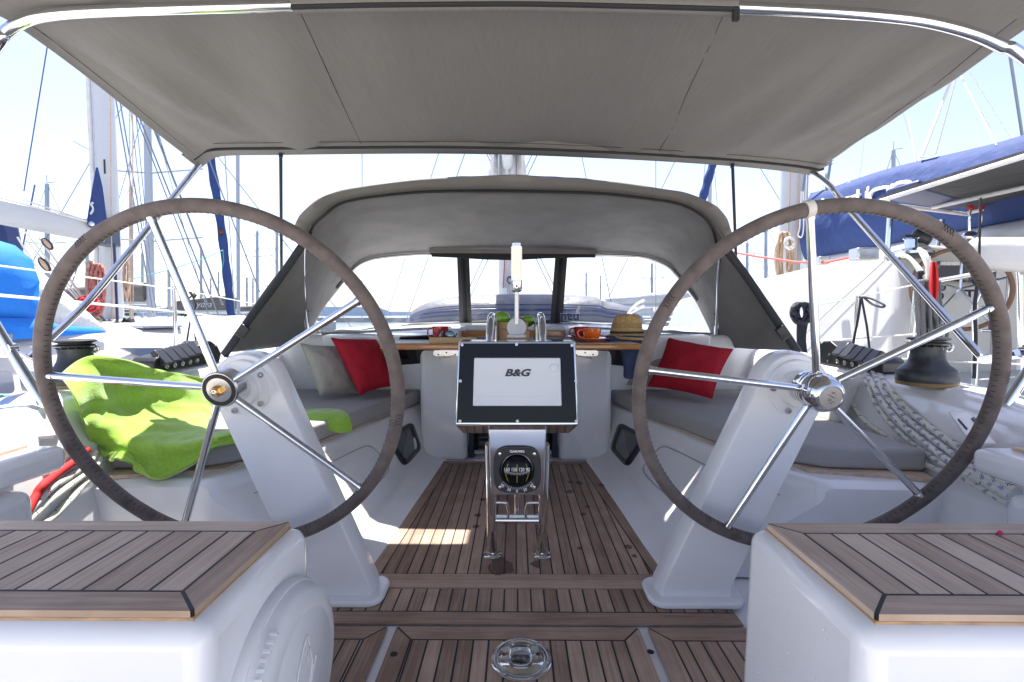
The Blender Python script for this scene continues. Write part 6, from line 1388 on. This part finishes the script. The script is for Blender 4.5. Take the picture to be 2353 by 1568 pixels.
for st in ([(505, 447), (545, 462), (570, 500), (577, 560)], [(605, 475), (610, 560), (650, 600), (735, 560), (740, 470)], [(950, 405), (850, 440), (838, 475), (900, 500), (990, 512), (1038, 550), (1020, 590), (940, 605)], [(1080, 292), (1080, 500), (1105, 560), (1160, 565), (1210, 540), (1222, 310)], [(980, 402), (1110, 360)], [(1560, 480), (1560, 270), (1530, 245), (1480, 250), (1340, 290), (1280, 350), (1268, 430), (1300, 490), (1400, 510), (1560, 450)], [(1625, 380), (1625, 205)], [(1628, 265), (1700, 190), (1850, 160), (1910, 190), (1912, 320)]):
    mb.tube(spline([bp(*p) for p in st], 5), .020, 8, flat=.9)
mb.ell(bp(1236, 266), (.012, .022, .026), 12, 8); mb.build('bag_lettering', EPOXY, sb)
mb = MB()
for a, b, c_ in (((2120, 362), (2150, 355), (2230, 60)), ((1945, 425), (1952, 420), (1965, 385)), ((2285, 330), (2290, 335), (2200, 160)), ((2100, 395), (2108, 395), (2088, 270))): mb.tube([PX(*a, 4.2), PX(*b, 4.2), PX(*c_, 4.3)], .007, 6)
mb.tube([P(2117, 362, 5), P(2195, 160, 5.5), P(2260, -40, 6)], .016, 8); mb.tube(spline([PX(1842, 440, 4.05), PX(1838, 520, 4.03), PX(1834, 540, 4.03), PX(1842, 545, 4.03), PX(1847, 520, 4.03), PX(1846, 440, 4.05)], 5), .009, 6); mb.build('bag_line', WIREW, sb)
mb = MB()
for a, b in (((2318, 110), (2375, 480)), ((1905, 395), (1898, 440)), ((1850, 395), (1844, 440))): mb.tube([P(*a, 4.5)+(P(*a, 4.5)-P(*b, 4.5)), P(*b, 4.5)], .012, 6)
mb.build('backstay', WIRE, CT_)
mb = MB()
for a, b in (((2200, 165), (2280, 300)), ((2225, 160), (2330, 330)), ((1985, 330), (1975, 410)), ((2075, 260), (2110, 380))): mb.tube([P(*a, 7)+(P(*a, 7)-P(*b, 7))*1, P(*b, 7)], .005, 5)
mb.build('topping_lift', WIREW, CT_)
# deck winch and lines on the coachroof
c = P(2092, 580, 3.75); cwn = MB(); k = 3.75/F
cwn.lathe([(42*k, -8*k), (42*k, 0), (30*k, 4*k), (13*k, 9*k), (12*k, 28*k), (15*k, 31*k), (0, 33*k)], c, n=32); cn = cwn.build('deck_winch', SS, CT_, smooth=40)
mb = MB(); mb.lathe([(43*k, -12*k), (43*k, -6*k)], c, n=32); 
for a in range(5): mb.box(c+V((a-2)*6*k, 0, 36*k), (5*k, 5*k, 6*k))
mb.build('winch_black_trim', BLK, cn)
mb = MB(); mb.tube([P(1640, 572, 6.0), P(1740, 590, 5.4), P(1830, 603, 5.0), P(1900, 603, 4.5), P(1960, 590, 4.2), P(2010, 580, 4)], .012, 7); mb.build('red_line', pm('coral_cord', (.75, .16, .13), .7), CT_)
mb = MB(); mb.box(P(1985, 585, 4.0), (.18, .12, .10)); mb.build('line_organiser', SSB, CT_, bevel=.01)
mb = MB(); mb.box(P(1888, 600, 4.6), (.10, .10, .08)); mb.build('line_organiser', SSB, CT_, bevel=.01)
mb = MB()
for k_ in range(9):
    o = (k_-4)*3.5; mb.tube(spline([P(2065+o*.6, 585+abs(o)*.4, 3.5), P(2088+o*.4, 592+o*.3, 3.3), P(2118+o*.3, 630+o*.8, 3.05), P(2135+o*.5, 650+o*.4, 3.0), P(2138+o*.3, 620, 3.0), P(2118+o*.5, 575+o*.3, 3.1)], 5), .011, 7)
mb.tube(spline([P(2132, 590, 2.98), P(2136, 660, 2.96), P(2143, 690, 2.96), P(2136, 700, 2.96), P(2140, 735, 2.96)], 6), .014, 8); mb.build('white_rope_tangle', RP3, CT_, smooth=80)
coil(2116, 690, 14, 130, 3.05, CORDB, CT_, 8, .012, 'black_rope_coil')
mb = MB(); rows = []
for k_ in range(9):
    t = k_/8; y = lerp(602, 690, t); w_ = [7, 9, 10, 11, 12, 12, 11, 10, 8][k_]; rows.append([P(2146-w_, y, 2.86), P(2146-w_*.5, y, 2.82), P(2146, y, 2.84), P(2146+w_*.5, y, 2.82), P(2146+w_, y, 2.86), P(2146, y, 2.92)])
mb.grid(rows, close=True); mb.build('red_bag', CORDR, CT_, smooth=80)
mb = MB(); random.seed(2)
for k_ in range(9):
    x0 = 2098+k_*6.0; L = random.uniform(90, 190); y0 = 648-k_*.8; dx = random.uniform(-6, 10); dd = 2.92+random.uniform(-.05, .03)
    mb.tube(spline([P(x0, y0+18, dd+.06), P(x0+2, y0, dd), P(x0+5, y0+8, dd-.02), P(x0+4+dx*.4, y0+60, dd-.01), P(x0+8+dx, y0+L, dd), P(x0+16+dx, y0+L+12, dd), P(x0+22+dx, y0+L-10, dd), P(x0+16, y0+60, dd+.03), P(x0+12, y0+5, dd+.05)], 6), .0085, 8)
mb.tube(spline([P(2150, 850, 3), P(2110, 868, 2.95), P(2075, 880, 2.9), P(2100, 885, 2.85), P(2160, 880, 2.9)], 6), .013, 8); mb.build('grey_rope_coil', CORDG, CT_, smooth=80)
coil(1842, 722, 40, 50, 3.9, CORDB, CT_, 14, .012, 'black_rope_coil')
mb = MB()
for o in (-9, -4, 1, 6, 10): mb.tube(spline([P(1843+o, 745, 3.9), P(1841+o*.8, 780, 3.9), P(1846+o*.9, 830, 3.9), P(1850+o, 850, 3.9)], 5), .011, 7)
mb.tube(spline([P(1866, 712, 3.88), P(1876, 760, 3.88), P(1888, 810, 3.88), P(1886, 850, 3.88)], 5), .008, 7); mb.build('rope_tail', CORDB, CT_, smooth=80)
X_ = 2.66
mb = MB(); a = PX(1970, 680, X_); mb.tube([a, V(a.x, a.y, -.6)], .014, 12); mb.build('stanchion', SS, CT_, smooth=80)
for pl in ([(1600, 742), (1870, 702), (1970, 684), (2100, 655), (2250, 628)], [(1750, 795), (1970, 778), (2110, 768), (2220, 745)], [(1850, 822), (2000, 821), (2200, 832), (2353, 838)]):
    mb = MB(); mb.tube([PX(a, b, X_) for a, b in pl], .005, 6); mb.build('lifeline', WIREW, CT_)
mb = MB(); mb.tube(spline([PX(1978, 686, X_-.02), PX(1972, 730, X_-.02), PX(1960, 790, X_-.02), PX(1955, 812, X_-.02)], 5), .009, 7); mb.tube([PX(1980, 686, X_-.02), PX(1992, 750, X_-.02), PX(2004, 850, X_-.02)], .008, 7)
mb.tube(spline([PX(1975, 683, X_-.02), PX(2000, 686, X_-.02), PX(2030, 700, X_-.02), PX(2028, 706, X_-.02), PX(2005, 700, X_-.02), PX(1985, 684, X_-.02)], 5), .008, 7); mb.build('lashing_cord', CORDB, CT_)
# fenders' black rubbing rail of our own boat, right side deck detail
mb = MB(); mb.tube([V(1.98, .6, -.40), V(1.98, 1.6, -.385), V(1.98, 2.6, -.36)], .012, 8); mb.tube([V(2.03, .6, -.40), V(2.03, 1.6, -.385), V(2.03, 2.6, -.36)], .008, 8); mb.build('jib_track', BLK, YA)
# green push-button side light of sundry marina lamp posts is not shown
for o in list(bpy.data.objects):
    if o.type == 'MESH' and not o.data.polygons: bpy.data.objects.remove(o)
